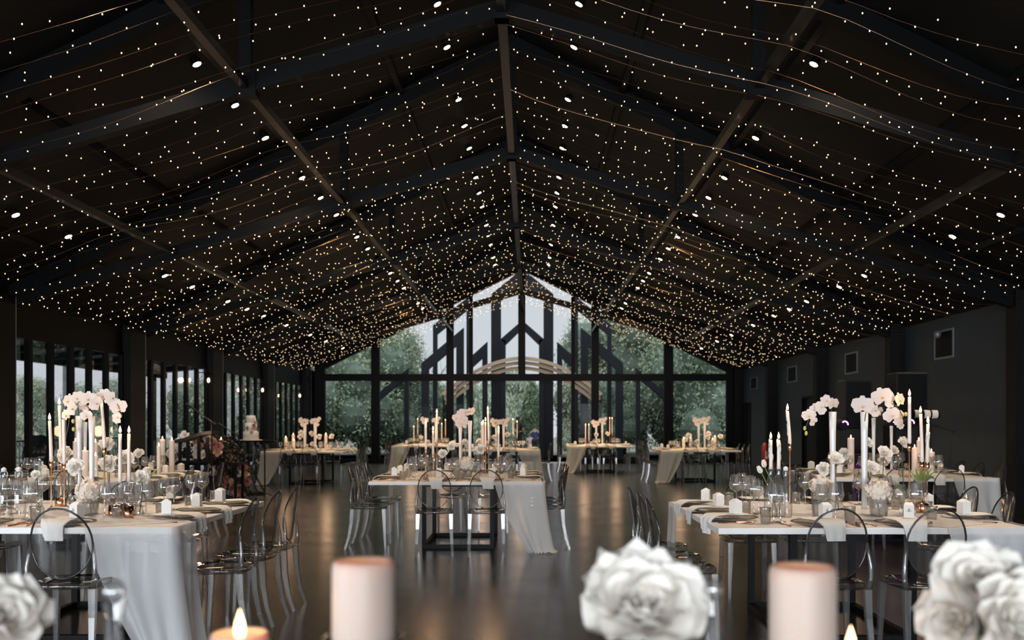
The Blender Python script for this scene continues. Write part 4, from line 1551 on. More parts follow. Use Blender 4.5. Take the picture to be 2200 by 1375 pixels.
# ---- front wall-side table
t2 = 'on the front wall-side table'
taper(1697, 883, 957, 6.9, 'tall and crooked, ' + t2, -0.07, -1, 'slim', 0.6)
taper(1656, 945, 1008, 6.5, 'first of the bottle pair, ' + t2, 0, -1, 'bottle', 0.4)
taper(1673, 945, 1008, 6.5, 'second of the bottle pair, ' + t2, 0, 1, 'bottle', 0.5)
taper(1954, 853, 957, 6.35, 'tallest with copper stick, ' + t2, 0.0, 0, 'holder', 0.7)
taper(1981, 889, 996, 6.45, 'behind the tallest one, ' + t2, -0.03, 0, 'holder', 0.5)
taper(1992, 911, 998, 6.5, 'dripping beside two others, ' + t2, 0.02, 1, 'slim', 0.4)
w1 = vase(1789, 885, 6.75, 16, 'window-most of the pair on the front wall-side table')
w2 = vase(1857, 885, 6.55, 17, 'wall-most of the pair on the front wall-side table')
orchid_spray([w1 - Vector((0, 0, .12)), P(1786, 880, 6.75), P(1772, 872, 6.7), P(1750, 882, 6.7), P(1738, 900, 6.7), P(1729, 926, 6.7)],
             blooms([(1789, 868, 0, .3, 0, 0.2, .050), (1774, 862, -.03, 0, .2, 1, .048), (1764, 876, -.04, -.2, 0, 2, .050), (1753, 878, 0, -.3, .2, .4, .046), (1738, 893, -.03, -.3, -.1, 0.1, .052), (1748, 906, 0, .2, -.4, 1, .035)], 6.72),
             'orchid spray trailing to the window side from the vase pair, front wall-side table', [P(1729, 920, 6.7), P(1732, 931, 6.7)])
orchid_spray([w2 - Vector((0, 0, .12)), P(1862, 878, 6.5), P(1880, 864, 6.5), P(1900, 863, 6.5), P(1925, 872, 6.45), P(1942, 900, 6.45)],
             blooms([(1853, 872, -.04, -.1, .1, 0, .078), (1895, 853, -.02, -.2, .2, .3, .075), (1912, 860, 0, .3, .2, 1.2, .060), (1932, 860, 0, .8, .2, .2, .060), (1880, 882, 0, 0, -.3, 2, .046), (1915, 892, -.04, -.1, 0, .5, .060), (1932, 898, 0, .2, -.2, 1.5, .055), (1935, 912, 0, .2, -.4, 2.2, .035)], 6.47),
             'large arching orchid spray over the wall-most vase, front wall-side table', [P(1946, 890, 6.45)])
for i, (x, y, d, sz, k, nr, w) in enumerate(((1795, 988, 6.6, .055, 0, (0, -.8, .8), 'wide open beside the window-most vase'), (1768, 1008, 6.7, .045, 3, (-.2, -1, .3), 'cupped, left of the open one'),
                                             (1900, 975, 6.9, .055, 1, (.1, -1, .5), 'ragged, above the foliage'), (1872, 1005, 6.8, .05, 2, (.2, -1, .4), 'beside the wall-most vase'),
                                             (1940, 952, 7.1, .045, 3, (.3, -.9, .6), 'highest by the tall candle'), (1865, 950, 7.2, .035, 1, (0, -1, .3), 'small between the vases'))):
    stem_rose(x, y, d, sz, w + ', ' + t2, nr, k)
stem_rose(1763, 1046, 6.35, .075, 'in the window-side crystal bowl, ' + t2, (0, -.6, 1), 0, hyd=True, vessel='crystal')
stem_rose(1888, 1056, 6.25, .080, 'in the wall-side crystal bowl, ' + t2, (0.1, -.6, 1), 1, hyd=True, vessel='crystal')
# tulips in the bottle group
for x, y, w, a in ((1636, 1016, 'lower', -0.5), (1643, 1004, 'upper', -0.2)):
    p = P(x, y, 6.6)
    root = ob('tulip', None, None, p)
    tag(root, '%s white tulip leaning out by the bottle candles, front wall-side table' % w, 'flower', 'white tulips')
    b = MB()
    for q in range(6):
        b.petal(Matrix.Rotation(q * PI / 3, 4, 'Z') @ Matrix.Rotation(R(72), 4, 'X'), 0.05, 0.035, 0.1, 0.5)
    ob('flower_head', b.mesh('tulip_head', M['rose'], True), root, (0, 0, 0), (0, a, 0))
    ob('stem', MB().tube([(0, 0, 0), (0.03, 0, -0.06), (0.07, 0, -0.13), (0.1, 0, -(p.z - TABLE_Z) + 0.02)], 0.003, 5).mesh('tulip_stem', M['green']), root)
# palm-like foliage by the copper holder
for i, (x, y, d, sc, rt, w) in enumerate(((1975, 1040, 6.5, 1.0, (0.7, 0.1, -0.9), 'pointing up to the tapers'), (1945, 1062, 6.2, 0.9, (0.5, 0.3, 1.2), 'low in the glass bowl'))):
    p = P(x, y, d)
    root = ob('palm_leaf', None, None, p)
    tag(root, 'green cut palm leaf %s, front wall-side table' % w, 'leaf', 'cut palm leaves')
    b = MB()
    for q in range(7):
        b.petal(Matrix.Rotation(-0.9 + 0.3 * q, 4, 'Z') @ Matrix.Rotation(0.2, 4, 'X'), 0.15 - 0.01 * abs(q - 3), 0.018, 0.1, 0.2, tip=0.9)
    ob('leaf_blade', b.mesh('leaf_blade', M['green']), root, (0, 0, 0), rt, sc)
    ob('stem', MB().tube([(0, 0, 0), (-0.02, 0, -(p.z - TABLE_Z) + 0.01)], 0.003, 5).mesh('leaf_stem', M['green']), root)

# ---- middle table
t3 = 'on the middle table'
for i, (x, top, bot, d, ln, kd, li, w) in enumerate(((915, 910, 968, 11.2, 0, 'slim', .5, 'window-most of three'), (930.5, 925, 978, 10.95, 0, 'slim', .4, 'short, nearer the camera'), (938.5, 888, 950, 11.4, 0, 'slim', .5, 'tallest of the window group'),
                                                    (1043, 906, 966, 11.2, 0, 'slim', .5, 'slim in the wall group'), (1050, 882, 950, 11.4, -.03, 'slim', .5, 'tallest of the wall group'),
                                                    (1071, 924, 984, 10.95, 0, 'slim', .4, 'wall-most'), (1038, 911, 960, 11.6, 0, 'slim', 0, 'tucked behind the wall group'), (1035, 914, 965, 11.9, 0, 'slim', 0, 'hindmost of the wall group'))):
    taper(x, top, bot, d, w + ', ' + t3, ln, 0, kd, li)
m1 = vase(989, 918, 11.3, 8, 'window-most of the pair on the middle table')
m2 = vase(1009.5, 904, 11.2, 9, 'wall-most of the pair on the middle table')
orchid_spray([m1 - Vector((0, 0, .1)), P(988, 912, 11.3), P(984, 900, 11.3), P(992, 889, 11.25), P(1010, 884, 11.2)],
             blooms([(981, 898, 0, -.4, 0, 0, .06), (990, 889, 0, 0, .2, 1, .062), (999, 888, -.02, .1, .1, .3, .06), (1010, 885, 0, .5, .2, 0.2, .055), (986, 910, 0, -.1, -.3, 2, .055), (997, 903, -.03, .1, 0, .6, .055), (1000, 912, 0, .3, -.4, 1.2, .045), (1014, 884, 0.02, .6, 0, .8, .05)], 11.25),
             'dense orchid cluster over the vase pair, middle table')
for i, (x, y, d, sz, k, nr, w) in enumerate(((970, 960, 11.0, .055, 0, (-.2, -1, .5), 'open, left of the vases'), (952, 975, 10.9, .05, 2, (-.2, -1, .4), 'low with green leaves'),
                                             (1032, 966, 11.0, .055, 3, (0, -1, .4), 'flat and wide by the wall-most vase'), (1000, 952, 12.0, .05, 1, (0, -1, .6), 'behind the vases'))):
    stem_rose(x, y, d, sz, w + ', ' + t3, nr, k, i == 1)
stem_rose(1003, 997, 10.9, .085, 'in the crystal bowl, ' + t3, (0, -.6, 1), 1, hyd=True, vessel='crystal')
stem_rose(985, 1000, 11.0, .06, 'behind the crystal bowl, ' + t3, (0, -.6, 1), 0, hyd=True, vessel='crystal')

# ---- loudspeaker-side table behind the front wall-side one
t8 = 'on the loudspeaker-side table'
pillar(1828, 941, 12.3, 14, 'alone by the vase pair, ' + t8, 0.5)
pillar(1965, 962, 11.9, 12, 'short, beside the tall tapers, ' + t8, 0.4)
pillar(1974, 946, 12.5, 9, 'thin, behind the tapers, ' + t8)
pillar(2001, 971, 11.7, 14, 'wide and low, wall-most, ' + t8, 0.4)
k1 = vase(1877, 898, 12.2, 9, 'window-most on the loudspeaker-side table')
k2 = vase(1915, 915, 12.0, 7, 'wall-most on the loudspeaker-side table')
orchid_spray([k1 - Vector((0, 0, .1)), P(1877, 893, 12.2), P(1882, 884, 12.2), P(1890, 880, 12.2)], blooms([(1880, 889, 0, 0, 0, 0, .06), (1890, 884, 0, .3, 0, 1, .06)], 12.15),
             'small orchid sprig above the window-most vase, loudspeaker-side table')
for i, (x, y, d, sz, k, nr, w) in enumerate(((1815, 975, 11.9, .07, 1, (-.3, -1, .4), 'beside the lone pillar candle'), (1900, 990, 12.0, .07, 2, (0, -1, .5), 'under the wall-most vase'), (1920, 968, 12.4, .06, 0, (.2, -1, .5), 'behind the ragged rose'))):
    stem_rose(x, y, d, sz, w + ', ' + t8, nr, k)

# ---- second window-side table flowers
for i, (x, y, d, sz, k, nr, w) in enumerate(((235, 955, 11.8, .07, 1, (0, -1, .4), 'pale, near the pillars'), (300, 975, 11.5, .06, 2, (0, -1, .5), 'low, wall half'))):
    stem_rose(x, y, d, sz, w + ', on the second window-side table', nr, k)

# ---- far tables: candles, vases, small blooms (pixel x, top, kind)
FAR = {
    'table beyond the cake': (22.9, [(614, 940, 'p'), (630, 934, 'p'), (631, 946, 'p'), (700, 933, 'p')], [(655, 909, 8), (677, 908, 8)], [(647, 930), (670, 932), (646, 939), (686, 939), (672, 955), (713, 938)]),
    'table behind the middle one': (24.0, [(1102, 903, 't'), (1111, 908, 't')], [(1066, 910, 5), (1082, 909, 6)], [(1090, 934), (1062, 940), (1070, 958), (1030, 948)]),
    'rear corner table': (28.8, [(889, 918, 't'), (897.5, 902, 't'), (949, 912, 't'), (957, 904, 't')], [(914, 905, 5), (936, 905, 5)], [(920, 950), (905, 940)]),
    'doorway table': (28.2, [(1258, 914, 't'), (1265, 914, 't'), (1310, 900, 't'), (1315, 900, 't')], [(1281, 912, 5), (1294, 906, 5)], [(1281, 934), (1305, 932), (1284, 948), (1275, 952)]),
    'extinguisher-side table': (23.7, [(1536, 938, 'p'), (1531, 944, 'p'), (1469, 942, 'p'), (1484, 940, 'p')], [(1501, 908, 6), (1514, 906, 6)], [(1522, 932), (1520, 940), (1480, 936), (1498, 950), (1548, 938), (1473, 945)]),
}
NTH = ['first', 'second', 'third', 'fourth', 'fifth', 'sixth']
for nm, (d, cs, vs_, fl) in FAR.items():
    for i, (x, top, kd) in enumerate(cs):
        dd = d + 0.15 * (i % 2)
        if kd == 'p':
            pillar(x, top, dd, 7, '%s from the window side, %s' % (NTH[i], nm), 0, r=0.036)
        else:
            taper(x, top, top + 32, dd, '%s from the window side, %s' % (NTH[i], nm), 0, 0, 'slim', 0)
    tx, ty = TB[nm][0], TB[nm][1] + 1.0
    for q in (-0.45, 0.45):
        lamp('candle_or_fill_glow', 'POINT', (tx + q, ty - .5, 1.20), 5.5, (1.0, 0.62, 0.37), shadow_soft_size=0.12)  # added fill lamps for this table's candles together, standing at no flame
    for i, (x, top, w) in enumerate(vs_):
        vp = vase(x, top, d, w, '%s from the window side, %s' % (NTH[i], nm))
        s0 = -1 if i == 0 else 1
        orchid_spray([vp - Vector((0, 0, .1)), vp + Vector((0.01, 0, .03)), vp + Vector((s0 * .08, 0, .06))],
                     [(vp + Vector((s0 * a, -0.02, b_)), (s0 * .3, -1, .1), c_, .06) for a, b_, c_ in ((0, .05, 0), (.09, .07, 1), (.05, -.02, 2), (-.06, .03, 1.4))],
                     'small orchid sprig in the %s vase, %s' % (NTH[i], nm))
    for i, (x, y) in enumerate(fl):
        stem_rose(x, y, d - 0.2 + 0.1 * (i % 3), .065, '%s from the window side, %s' % (NTH[i], nm), (0, -1, .5), i)

# ================================================================== cake, lectern, flowers on the floor
cd = 19.2
p = P(539, 946, cd)
zt = p.z
b = MB().lathe([(0.0001, 0), (0.47, 0), (0.475, 0.01), (0.47, 0.03), (0.0001, 0.03)], 32)
top_m = b.mesh('table_top', M['steel'], False)
legs = []
base_r = 0.36
for k in range(4):
    a0, a1 = k * PI / 2 + PI / 4, k * PI / 2 + PI / 4 + PI / 2
    legs.append(('leg', MB().beam((0.36 * math.cos(a0), 0.36 * math.sin(a0), zt - 0.03), (0.37 * math.cos(a0), 0.37 * math.sin(a0), 0.02), 0.022, 0.022).mesh('leg', M['steel'])))
    bb = MB().beam((0.36 * math.cos(a0), 0.36 * math.sin(a0), zt - 0.04), (0.37 * math.cos(a1), 0.37 * math.sin(a1), 0.03), 0.016, 0.016)
    bb.beam((0.36 * math.cos(a1), 0.36 * math.sin(a1), zt - 0.04), (0.37 * math.cos(a0), 0.37 * math.sin(a0), 0.03), 0.016, 0.016)
    legs.append(('cross_brace', bb.mesh('cross_brace', M['steel'])))
bb = MB()
for k in range(4):
    a0, a1 = k * PI / 2 + PI / 4, k * PI / 2 + 3 * PI / 4
    bb.beam((0.37 * math.cos(a0), 0.37 * math.sin(a0), 0.012), (0.37 * math.cos(a1), 0.37 * math.sin(a1), 0.012), 0.024, 0.024)
place('cake_table', [('table_top', top_m, None, (0, 0, zt - 0.03))] + legs + [('base_ring', bb.mesh('base_ring', M['steel']))], 'round black cake table with crossed metal legs', 'table', (p.x, cd, 0), 0.25)
place('cake_board', MB().lathe([(0.0001, 0), (0.22, 0), (0.22, 0.012), (0.0001, 0.012)], 28).mesh('cake_board', M['card'], False), 'thin white board under the wedding cake', 'cake board', (p.x, cd, zt + 0.001))
tiers = []
z = 0.0
for r_, h_ in ((0.145, 0.16), (0.115, 0.155), (0.085, 0.15)):
    tiers.append(('cake_tier', MB().lathe([(0.0001, z), (r_, z), (r_, z + h_ - 0.008), (r_ - 0.006, z + h_), (0.0001, z + h_)], 28).mesh('cake_tier', M['icing'], True)))
    z += h_
place('wedding_cake', tiers, 'three-tier white cake with flowers down one side', 'cake', (p.x, cd, zt + 0.013))
mini = {m: rose_mesh(11, 14, 0.045, 0.3, m) for m in ('rose', 'peachflower', 'pinkflower')}
for i, (dx, dz, m, a, lb) in enumerate(((.10, .39, 'rose', .5, 'pale bloom highest on the cake'), (.115, .33, 'peachflower', .7, 'peach bloom at the cake\'s top tier'), (.09, .27, 'pinkflower', .3, 'dark pink bloom on the middle tier'), (.02, .20, 'rose', 0, 'cream bloom across the middle tier'),
                                       (.05, .14, 'peachflower', .1, 'peach bloom between the lower tiers'), (.08, .22, 'peachflower', .4, 'peach bloom beside the cream one'), (-.03, .22, 'pinkflower', -.2, 'small dark bloom on the cake\'s near side'))):
    place('cake_flower', mini[m], lb, 'flower', (p.x + dx, cd - 0.125 - 0.02 * (dz < .2), zt + dz + 0.013), 0, 'flowers on the cake', 0.9, orient((a, -1, .2)).to_euler())

# black slatted stand with sloped top in front of the garland
ld = 15.6
b1 = P(378, 947, ld)
pts = [P(378, 948, ld), P(402, 944, ld), P(440, 931, ld), P(463, 928, ld)]
b = MB()
for i in range(3):
    a_, c_ = pts[i], pts[i + 1]
    b.add([a_ + Vector((0, -.2, -.03)), c_ + Vector((0, -.2, -.03)), c_ + Vector((0, .2, -.03)), a_ + Vector((0, .2, -.03)), a_ + Vector((0, -.2, .02)), c_ + Vector((0, -.2, .02)), c_ + Vector((0, .2, .02)), a_ + Vector((0, .2, .02))],
          [(3, 2, 1, 0), (4, 5, 6, 7), (0, 1, 5, 4), (1, 2, 6, 5), (2, 3, 7, 6), (3, 0, 4, 7)])
org = Vector(((pts[0].x + pts[3].x) / 2, ld, 0))
b.v = [tuple(Vector(v) - org) for v in b.v]
parts = [('stand_top', b.mesh('stand_top', M['rubber']))]
for px in (394, 411, 434, 452):
    q = P(px, 936, ld) - org
    parts.append(('leg', MB().box(q.x - 0.022, q.x + 0.022, -0.17, -0.13, 0, q.z - 0.02 + (0.0 if px > 420 else -.07)).mesh('leg', M['steel'])))
parts.append(('shelf', MB().box(parts and (P(372, 990, ld) - org).x, (P(458, 990, ld) - org).x, -0.18, 0.18, P(0, 992, ld).z - 0.02, P(0, 992, ld).z + 0.02).mesh('shelf', M['steel'])))
place('black_stand', parts, 'black stand with sloping top and upright bars before the garland', 'stand', org, 0)
p = P(394, 990, ld)
place('book', MB().bbox(-0.09, 0.11, -0.07, 0.07, 0, 0.03, 0.003).mesh('book', M['card']), 'pale closed book on the shelf of the black stand', 'book', (p.x, ld, P(0, 992, ld).z + 0.021))

# garland and floor arrangement: every bloom its own flower
GH = {m: rose_mesh(21 + i, 18, 0.05, 0.35, m) for i, m in enumerate(('rose', 'peachflower', 'pinkflower'))}
rg = random.Random(12)
lm = crown_mesh('arrangement_leaves', M['darkleaf'], [((0, 0, .18), .26), ((.05, 0, .48), .26), ((0, 0, .78), .22), ((-.16, 0, .98), .2)], 3000, 0.05, 0.2, False)
fd = 17.6
q = P(500, 912, fd)
tag(ob('flower_arrangement_foliage', lm, None, (q.x, fd, 0)), 'dark burgundy foliage of the tall floor arrangement beside the cake table', 'foliage', kind='stuff')
cols = {'rose': 'cream', 'peachflower': 'peach', 'pinkflower': 'dusty pink'}
spots = [(502, 986, 'peachflower'), (515, 998, 'pinkflower'), (524, 1004, 'pinkflower'), (461, 1000, 'rose'), (475, 1003, 'pinkflower'), (462, 1014, 'rose'), (512, 1014, 'rose'), (528, 1020, 'peachflower'),
         (486, 1018, 'peachflower'), (487, 1032, 'pinkflower'), (500, 1036, 'peachflower'), (515, 1048, 'pinkflower'), (505, 1062, 'peachflower'), (498, 1050, 'pinkflower'), (530, 1034, 'pinkflower'), (520, 1062, 'pinkflower'),
         (495, 1000, 'peachflower'), (478, 1046, 'peachflower')]
for i, (x, y, m) in enumerate(spots):
    pp = P(x, y, fd - 0.30)
    pp.z = max(pp.z, 0.06)
    r_, c_ = divmod(i, 4)
    place('garden_flower', GH[m], '%s bloom in the floor arrangement, %s row, %s in it' % (cols[m], ['topmost', 'second', 'third', 'fourth', 'lowest'][r_], NTH[c_]), 'flower', pp, 0, 'flowers of the floor arrangement', 1.5, orient((rg.gauss(0, .4), -1, rg.uniform(0, .6))).to_euler())
gd = 16.1
q = P(420, 912, gd)
glv = crown_mesh('garland_leaves', M['darkleaf'], [((-.55, 0, .72), .17), ((-.3, 0, .85), .2), ((0, 0, .95), .22), ((.28, 0, .92), .22), ((.5, 0, .75), .22)], 2600, 0.05, 0.2, False)
tag(ob('garland_foliage', glv, None, (q.x, gd, 0)), 'dark foliage of the raised flower garland behind the black stand', 'foliage', kind='stuff')
gtab = MB().box(-.75, .75, -.25, .25, .70, .74)
gparts = [('tabletop', gtab.mesh('tabletop', M['steel']))]
for sx in (-.7, .7):
    for sy in (-.2, .2):
        gparts.append(('leg', MB().box(sx - .02, sx + .02, sy - .02, sy + .02, 0, .70).mesh('leg', M['steel'])))
place('side_table', gparts, 'narrow black side table carrying the raised flower garland', 'table', (q.x, gd + 0.02, 0))
gs = [(398, 934, 'rose'), (384, 950, 'rose'), (376, 966, 'rose'), (366, 974, 'rose'), (388, 962, 'rose'), (404, 952, 'rose'), (420, 948, 'peachflower'), (424, 962, 'rose'), (424, 974, 'rose'), (434, 958, 'peachflower'),
      (438, 976, 'rose'), (442, 938, 'peachflower'), (446, 944, 'rose'), (456, 946, 'peachflower'), (462, 954, 'pinkflower'), (460, 966, 'peachflower'), (470, 958, 'pinkflower'), (468, 972, 'peachflower')]
for i, (x, y, m) in enumerate(gs):
    pp = P(x, y, gd - 0.27)
    place('garland_flower', GH[m], '%s bloom in the raised garland, %s from the window side' % (cols[m], ['first', 'second', 'third', 'fourth', 'fifth', 'sixth', 'seventh', 'eighth', 'ninth', 'tenth', 'eleventh', 'twelfth', 'thirteenth', 'fourteenth', 'fifteenth', 'sixteenth', 'seventeenth', 'eighteenth'][i]),
          'flower', pp, 0, 'flowers of the raised garland', 1.5, orient((rg.gauss(0, .4), -1, rg.uniform(0, .5))).to_euler())
for x, top, d, lb in ((475, 944, 16.9, 'standing at the wall-side end of the raised garland'),):
    pillar(x, top, d, 8, lb, 0.5, z0=P(0, 968, d).z)
    place('candle_stand', MB().lathe([(0.0001, 0), (.09, 0), (.09, .015), (.012, .03), (.012, P(0, 968, d).z - .02), (.04, P(0, 968, d).z - .002), (0.0001, P(0, 968, d).z - .001)], 14).mesh('candle_stand', M['steel']),
          'thin black floor stand under the garland candle', 'candle stand', (P(475, 0, d).x, d, 0))
lamp('candle_or_fill_glow', 'POINT', P(430, 925, 15.2), 8.0, (1.0, .62, .4), shadow_soft_size=.12)  # added fill lamp that brightens the garland; no candle stands here
p = P(475, 1058, 16.4)
place('pink_cylinder', MB().lathe([(0.0001, 0), (.042, 0), (.042, .2), (0.0001, .2)], 16).mesh('pink_cylinder', M['pinkflower']), 'dusty pink cylinder candle on the floor before the arrangement', 'candle', (p.x, 16.4, 0))


def mic_stand(base, elbow, tip, label, white=False):
    root = ob('microphone_stand', None, None, (base[0], base[1], 0))
    tag(root, label, 'microphone stand', 'microphone stands')
    B0 = Vector((base[0], base[1], 0))
    ob('pole', MB().tube([(0, 0, 0.05), Vector(elbow) - B0], 0.011, 8).mesh('pole', M['rubber']), root)
    ob('boom_arm', MB().tube([Vector(elbow) - B0 + (Vector(elbow) - Vector(tip)) * .25, Vector(tip) - B0], 0.008, 8).mesh('boom_arm', M['rubber']), root)
    for k in range(3):
        a = k * 2.09 + .4
        ob('leg', MB().tube([(0, 0, .12), (.3 * math.cos(a), .3 * math.sin(a), .01)], .009, 6).mesh('leg', M['rubber']), root)
    m_ = MB().tube([Vector(tip) - B0, Vector(tip) - B0 + (Vector(tip) - Vector(elbow)).normalized() * .16], [.014, .024], 10)
    ob('microphone', m_.mesh('microphone', M['rubber']), root)


mic_stand((P(455, 0, 15).x, 15.0), P(455, 905, 15), P(418, 880, 15), 'black boom microphone stand near the window pillars')
mic_stand((P(555, 0, 18.4).x, 18.4), P(510, 935, 18.4) + Vector((.0, 0, 0)), P(485, 920, 18.4), 'black boom microphone stand reaching past the cake table')

# ================================================================== wall side: speakers, booth, vents, extinguisher
def speaker(px0, px1, top, d, label):
    a, c = P(px0, top, d), P(px1, top, d)
    w = c.x - a.x
    zt_ = a.z
    body = MB().bbox(-w / 2, w / 2, -.2, .2, zt_ - .72, zt_, .02).mesh('cabinet', M['rubber'])
    gr = MB().box(-w / 2 + .02, w / 2 - .02, -.212, -.2, zt_ - .69, zt_ - .03).mesh('grille', M['steel'])
    place('loudspeaker', [('cabinet', body), ('grille', gr)], label, 'loudspeaker', ((a.x + c.x) / 2, d, 0), 0, 'loudspeakers')
    sub = MB().bbox(-w / 2 - .03, w / 2 + .03, -.25, .25, 0.0, zt_ - .723, .02).mesh('subwoofer', M['rubber'])
    place('subwoofer', sub, 'black bass cabinet below the ' + label.replace('black ', ''), 'loudspeaker', ((a.x + c.x) / 2, d, 0), 0, 'bass cabinets')


speaker(1806, 1864, 817, 14.9, 'black tall loudspeaker nearer the gable end')
speaker(1915, 1982, 801, 12.9 + 1.2, 'black tall loudspeaker nearer the camera')
bd = 14.0
b = MB().bbox(-.36, .36, -.3, .3, 0, .95, .01)
q = P(1880, 912, bd)
place('music_booth', [('desk', b.mesh('desk', M['rubber'])), ('console', MB().bbox(-.30, .30, -.2, .2, .95, 1.02, .01).mesh('console', M['steel']))], 'black music desk between the two loudspeakers', 'desk', (q.x - .05, bd, 0))
for x, y, lb in ((1813, 913, 'window-most purple lamp ring between the loudspeakers'), (1922, 913, 'middle purple lamp ring by the loudspeakers'), (1955, 910, 'wall-most purple lamp ring by the loudspeakers')):
    p = P(x, y, 13.4)
    head = MB().tube([(0, 0.1, 0), (0, -0.02, 0)], .075, 16).mesh('lamp_housing', M['rubber'])
    ring = MB().tube([(.05 * math.cos(2 * PI * k / 16), -.022, .05 * math.sin(2 * PI * k / 16)) for k in range(16) if k < 7], .008, 6).mesh('lamp_ring', M['purple'])
    pole = MB().tube([(0, .05, -.07), (0, .05, -p.z + .02)], .015, 8).lathe([(0.0001, -p.z), (.14, -p.z), (.14, -p.z + .02), (0.0001, -p.z + .02)], 14).mesh('pole', M['rubber'])
    place('stage_lamp', [('lamp_housing', head), ('lamp_ring', ring), ('pole', pole)], lb, 'stage lamp', p, .3, 'purple stage lamps')
lamp('stage_lamp_glow', 'SPOT', (P(1870, 900, 13.3).x, 12.9, 1.3), 60, (.75, .1, .9), (R(30), 0, 0), spot_size=1.2, spot_blend=.8, shadow_soft_size=.1)
for x, y, d, lb in ((1998, 890, 13.0, 'nearer the camera'), (1977, 889, 13.8, 'behind the taper candles')):
    p = P(x, y, d)
    body = MB().tube([(-.10, 0, 0), (.10, 0, 0)], .055, 14).mesh('tom_shell', M['icing'])
    rims = [('band', MB().tube([(a_ - .01, 0, 0), (a_ + .01, 0, 0)], .061, 14).mesh('band', M['steel'])) for a_ in (-.10, 0, .10)]
    pole = MB().tube([(0, 0, -.05), (0, 0, -p.z)], .014, 8).lathe([(0.0001, -p.z), (.14, -p.z), (.14, -p.z + .02), (0.0001, -p.z + .02)], 14).mesh('pole', M['rubber'])
    place('spotlight_can', [('housing', body), ('pole', pole)] + rims, 'pale cylindrical lamp on a black pole %s' % lb, 'lamp', p, 0, 'pale cylinder lamps')
mic_stand((P(2030, 0, 12.4).x, 12.4), P(2045, 926, 12.4), P(2020, 918, 12.4), 'boom microphone stand beside the pale cylinder lamps')

vents = [(1613, 1627, 812, 838, 33.0), (1693, 1712, 789, 823, 0), (1817, 1843, 760, 805, 0), (2009, 2050, 713, 774, 0)]
for i, (xa, xb, ya, yb, _) in enumerate(vents):
    da, db = F * XR / (xb - VX), F * XR / (xa - VX)
    ym = (da + db) / 2
    w = (db - da) / 2
    zt_ = EYE - (ya - VY) * db / F
    zb_ = EYE - (yb - VY) * db / F
    cz, h = (zt_ + zb_) / 2, (zt_ - zb_) / 2
    fr = MB()
    t = .035
    fr.box(-.02, 0, -w, w, h - t, h).box(-.02, 0, -w, w, -h, -h + t).box(-.02, 0, -w, -w + t, -h + t, h - t).box(-.02, 0, w - t, w, -h + t, h - t)
    gl = MB().box(-.008, -.002, -w + t, w - t, -h + t, h - t)
    for k in range(9):
        z = -h + t + (2 * h - 2 * t) * (k + .5) / 9
        gl.box(-.014, -.008, -w + t, w - t, z - .012, z + .004)
    place('wall_vent', [('frame', fr.mesh('vent_frame', M['edge_metal'])), ('grille', gl.mesh('vent_grille', M['steel']))],
          '%s square wall vent from the gable end' % NTH[i] if i < 3 else 'largest square wall vent, the fourth from the gable end', 'vent', (XR - 0.001, ym, cz), 0, 'square wall vents')
p = P(1636, 976, 24.5)
place('fire_extinguisher', [('cylinder', MB().lathe([(0.0001, 0), (.085, 0), (.09, .03), (.09, .42), (.06, .5), (.02, .53)], 18).mesh('cylinder', M['red'], True)),
                            ('valve', MB().box(-.02, .02, -.05, .05, .53, .58).tube([(0, -.05, .56), (0, -.13, .5), (0, -.12, .2)], .01, 6).mesh('valve', M['rubber'])),
                            ('label_panel', MB().box(-.03, .03, -.094, -.088, .14, .32).mesh('label_panel', M['card']))],
      'red fire extinguisher hanging by the wall pillar', 'fire extinguisher', (P(1636, 0, 23.8).x + .1, 23.8, P(0, 998, 23.8).z), 0)
# bracket that carries the extinguisher
ex = P(1636, 0, 23.8).x + .1
struct('trim_1', MB().box(ex - .1, XR, 23.78, 23.86, P(0, 998, 23.8).z - .03, P(0, 998, 23.8).z - .002).mesh('bracket', M['steel']))

# camera dome under the eave
p = P(1878, 717, 17.6)
place('ceiling_camera', MB().lathe([(0.0001, -.08), (.04, -.07), (.06, -.03), (.06, .04), (0.0001, .04)], 14).mesh('ceiling_camera', M['edge_metal'], True), 'small round camera under the eave on the dark wall', 'camera', (7.2, 17.6, P(0, 717, 17.6).z))

# wall lanterns on the window pillars
for i, (px, py, k) in enumerate(((448, 817, 4), (564, 838, 5), (644, 850, 6))):
    d = FR[k + 1] - 0.24 if False else FR[k] + 0.0
    d = -(F * 7.40) / (px - VX)
    zc = EYE - (py - VY) * d / F
    s = .075
    cage = MB()
    for a in range(4):
        t = a * PI / 2 + PI / 4
        cage.tube([(s * .75 * math.cos(t), s * .75 * math.sin(t), -.13), (s * 1.1 * math.cos(t), s * 1.1 * math.sin(t), .12)], .006, 5)
    cage.lathe([(0.0001, .12), (.085, .12), (.06, .16), (0.0001, .18)], 4).lathe([(0.0001, -.14), (.055, -.14), (.055, -.125), (0.0001, -.125)], 4)
    arm = MB().box(-.30, -.0, -.012, .012, .165, .19)
    place('wall_lantern', [('cage', cage.mesh('cage', M['steel'])), ('bulb', MB().ball((0, 0, 0), .03, 12, 8, 0, (1, 1, 1.8)).mesh('bulb', M['lantern'], True)), ('arm', arm.mesh('arm', M['steel']))],
          '%s glowing wall lantern along the window pillars, counted from the camera' % NTH[i], 'lantern', (-7.40, d, zc), 0, 'glowing wall lanterns')
    lamp('lantern_glow', 'POINT', (-7.2, d, zc), 3, (1, .6, .3), shadow_soft_size=.06)

# terrace chairs past the window wall
DCH = chair_recipe('rubber', 'rubber', 'rubber')
for x, d, lb in ((80, 22.3, 'window-most'), (94, 23.1, 'other')):
    p = P(x, 912, d)
    place('terrace_chair', DCH, 'dark round-backed terrace chair outside, %s of the pair' % lb, 'chair', (p.x, d, 0), .2, 'terrace chairs', 1.25)

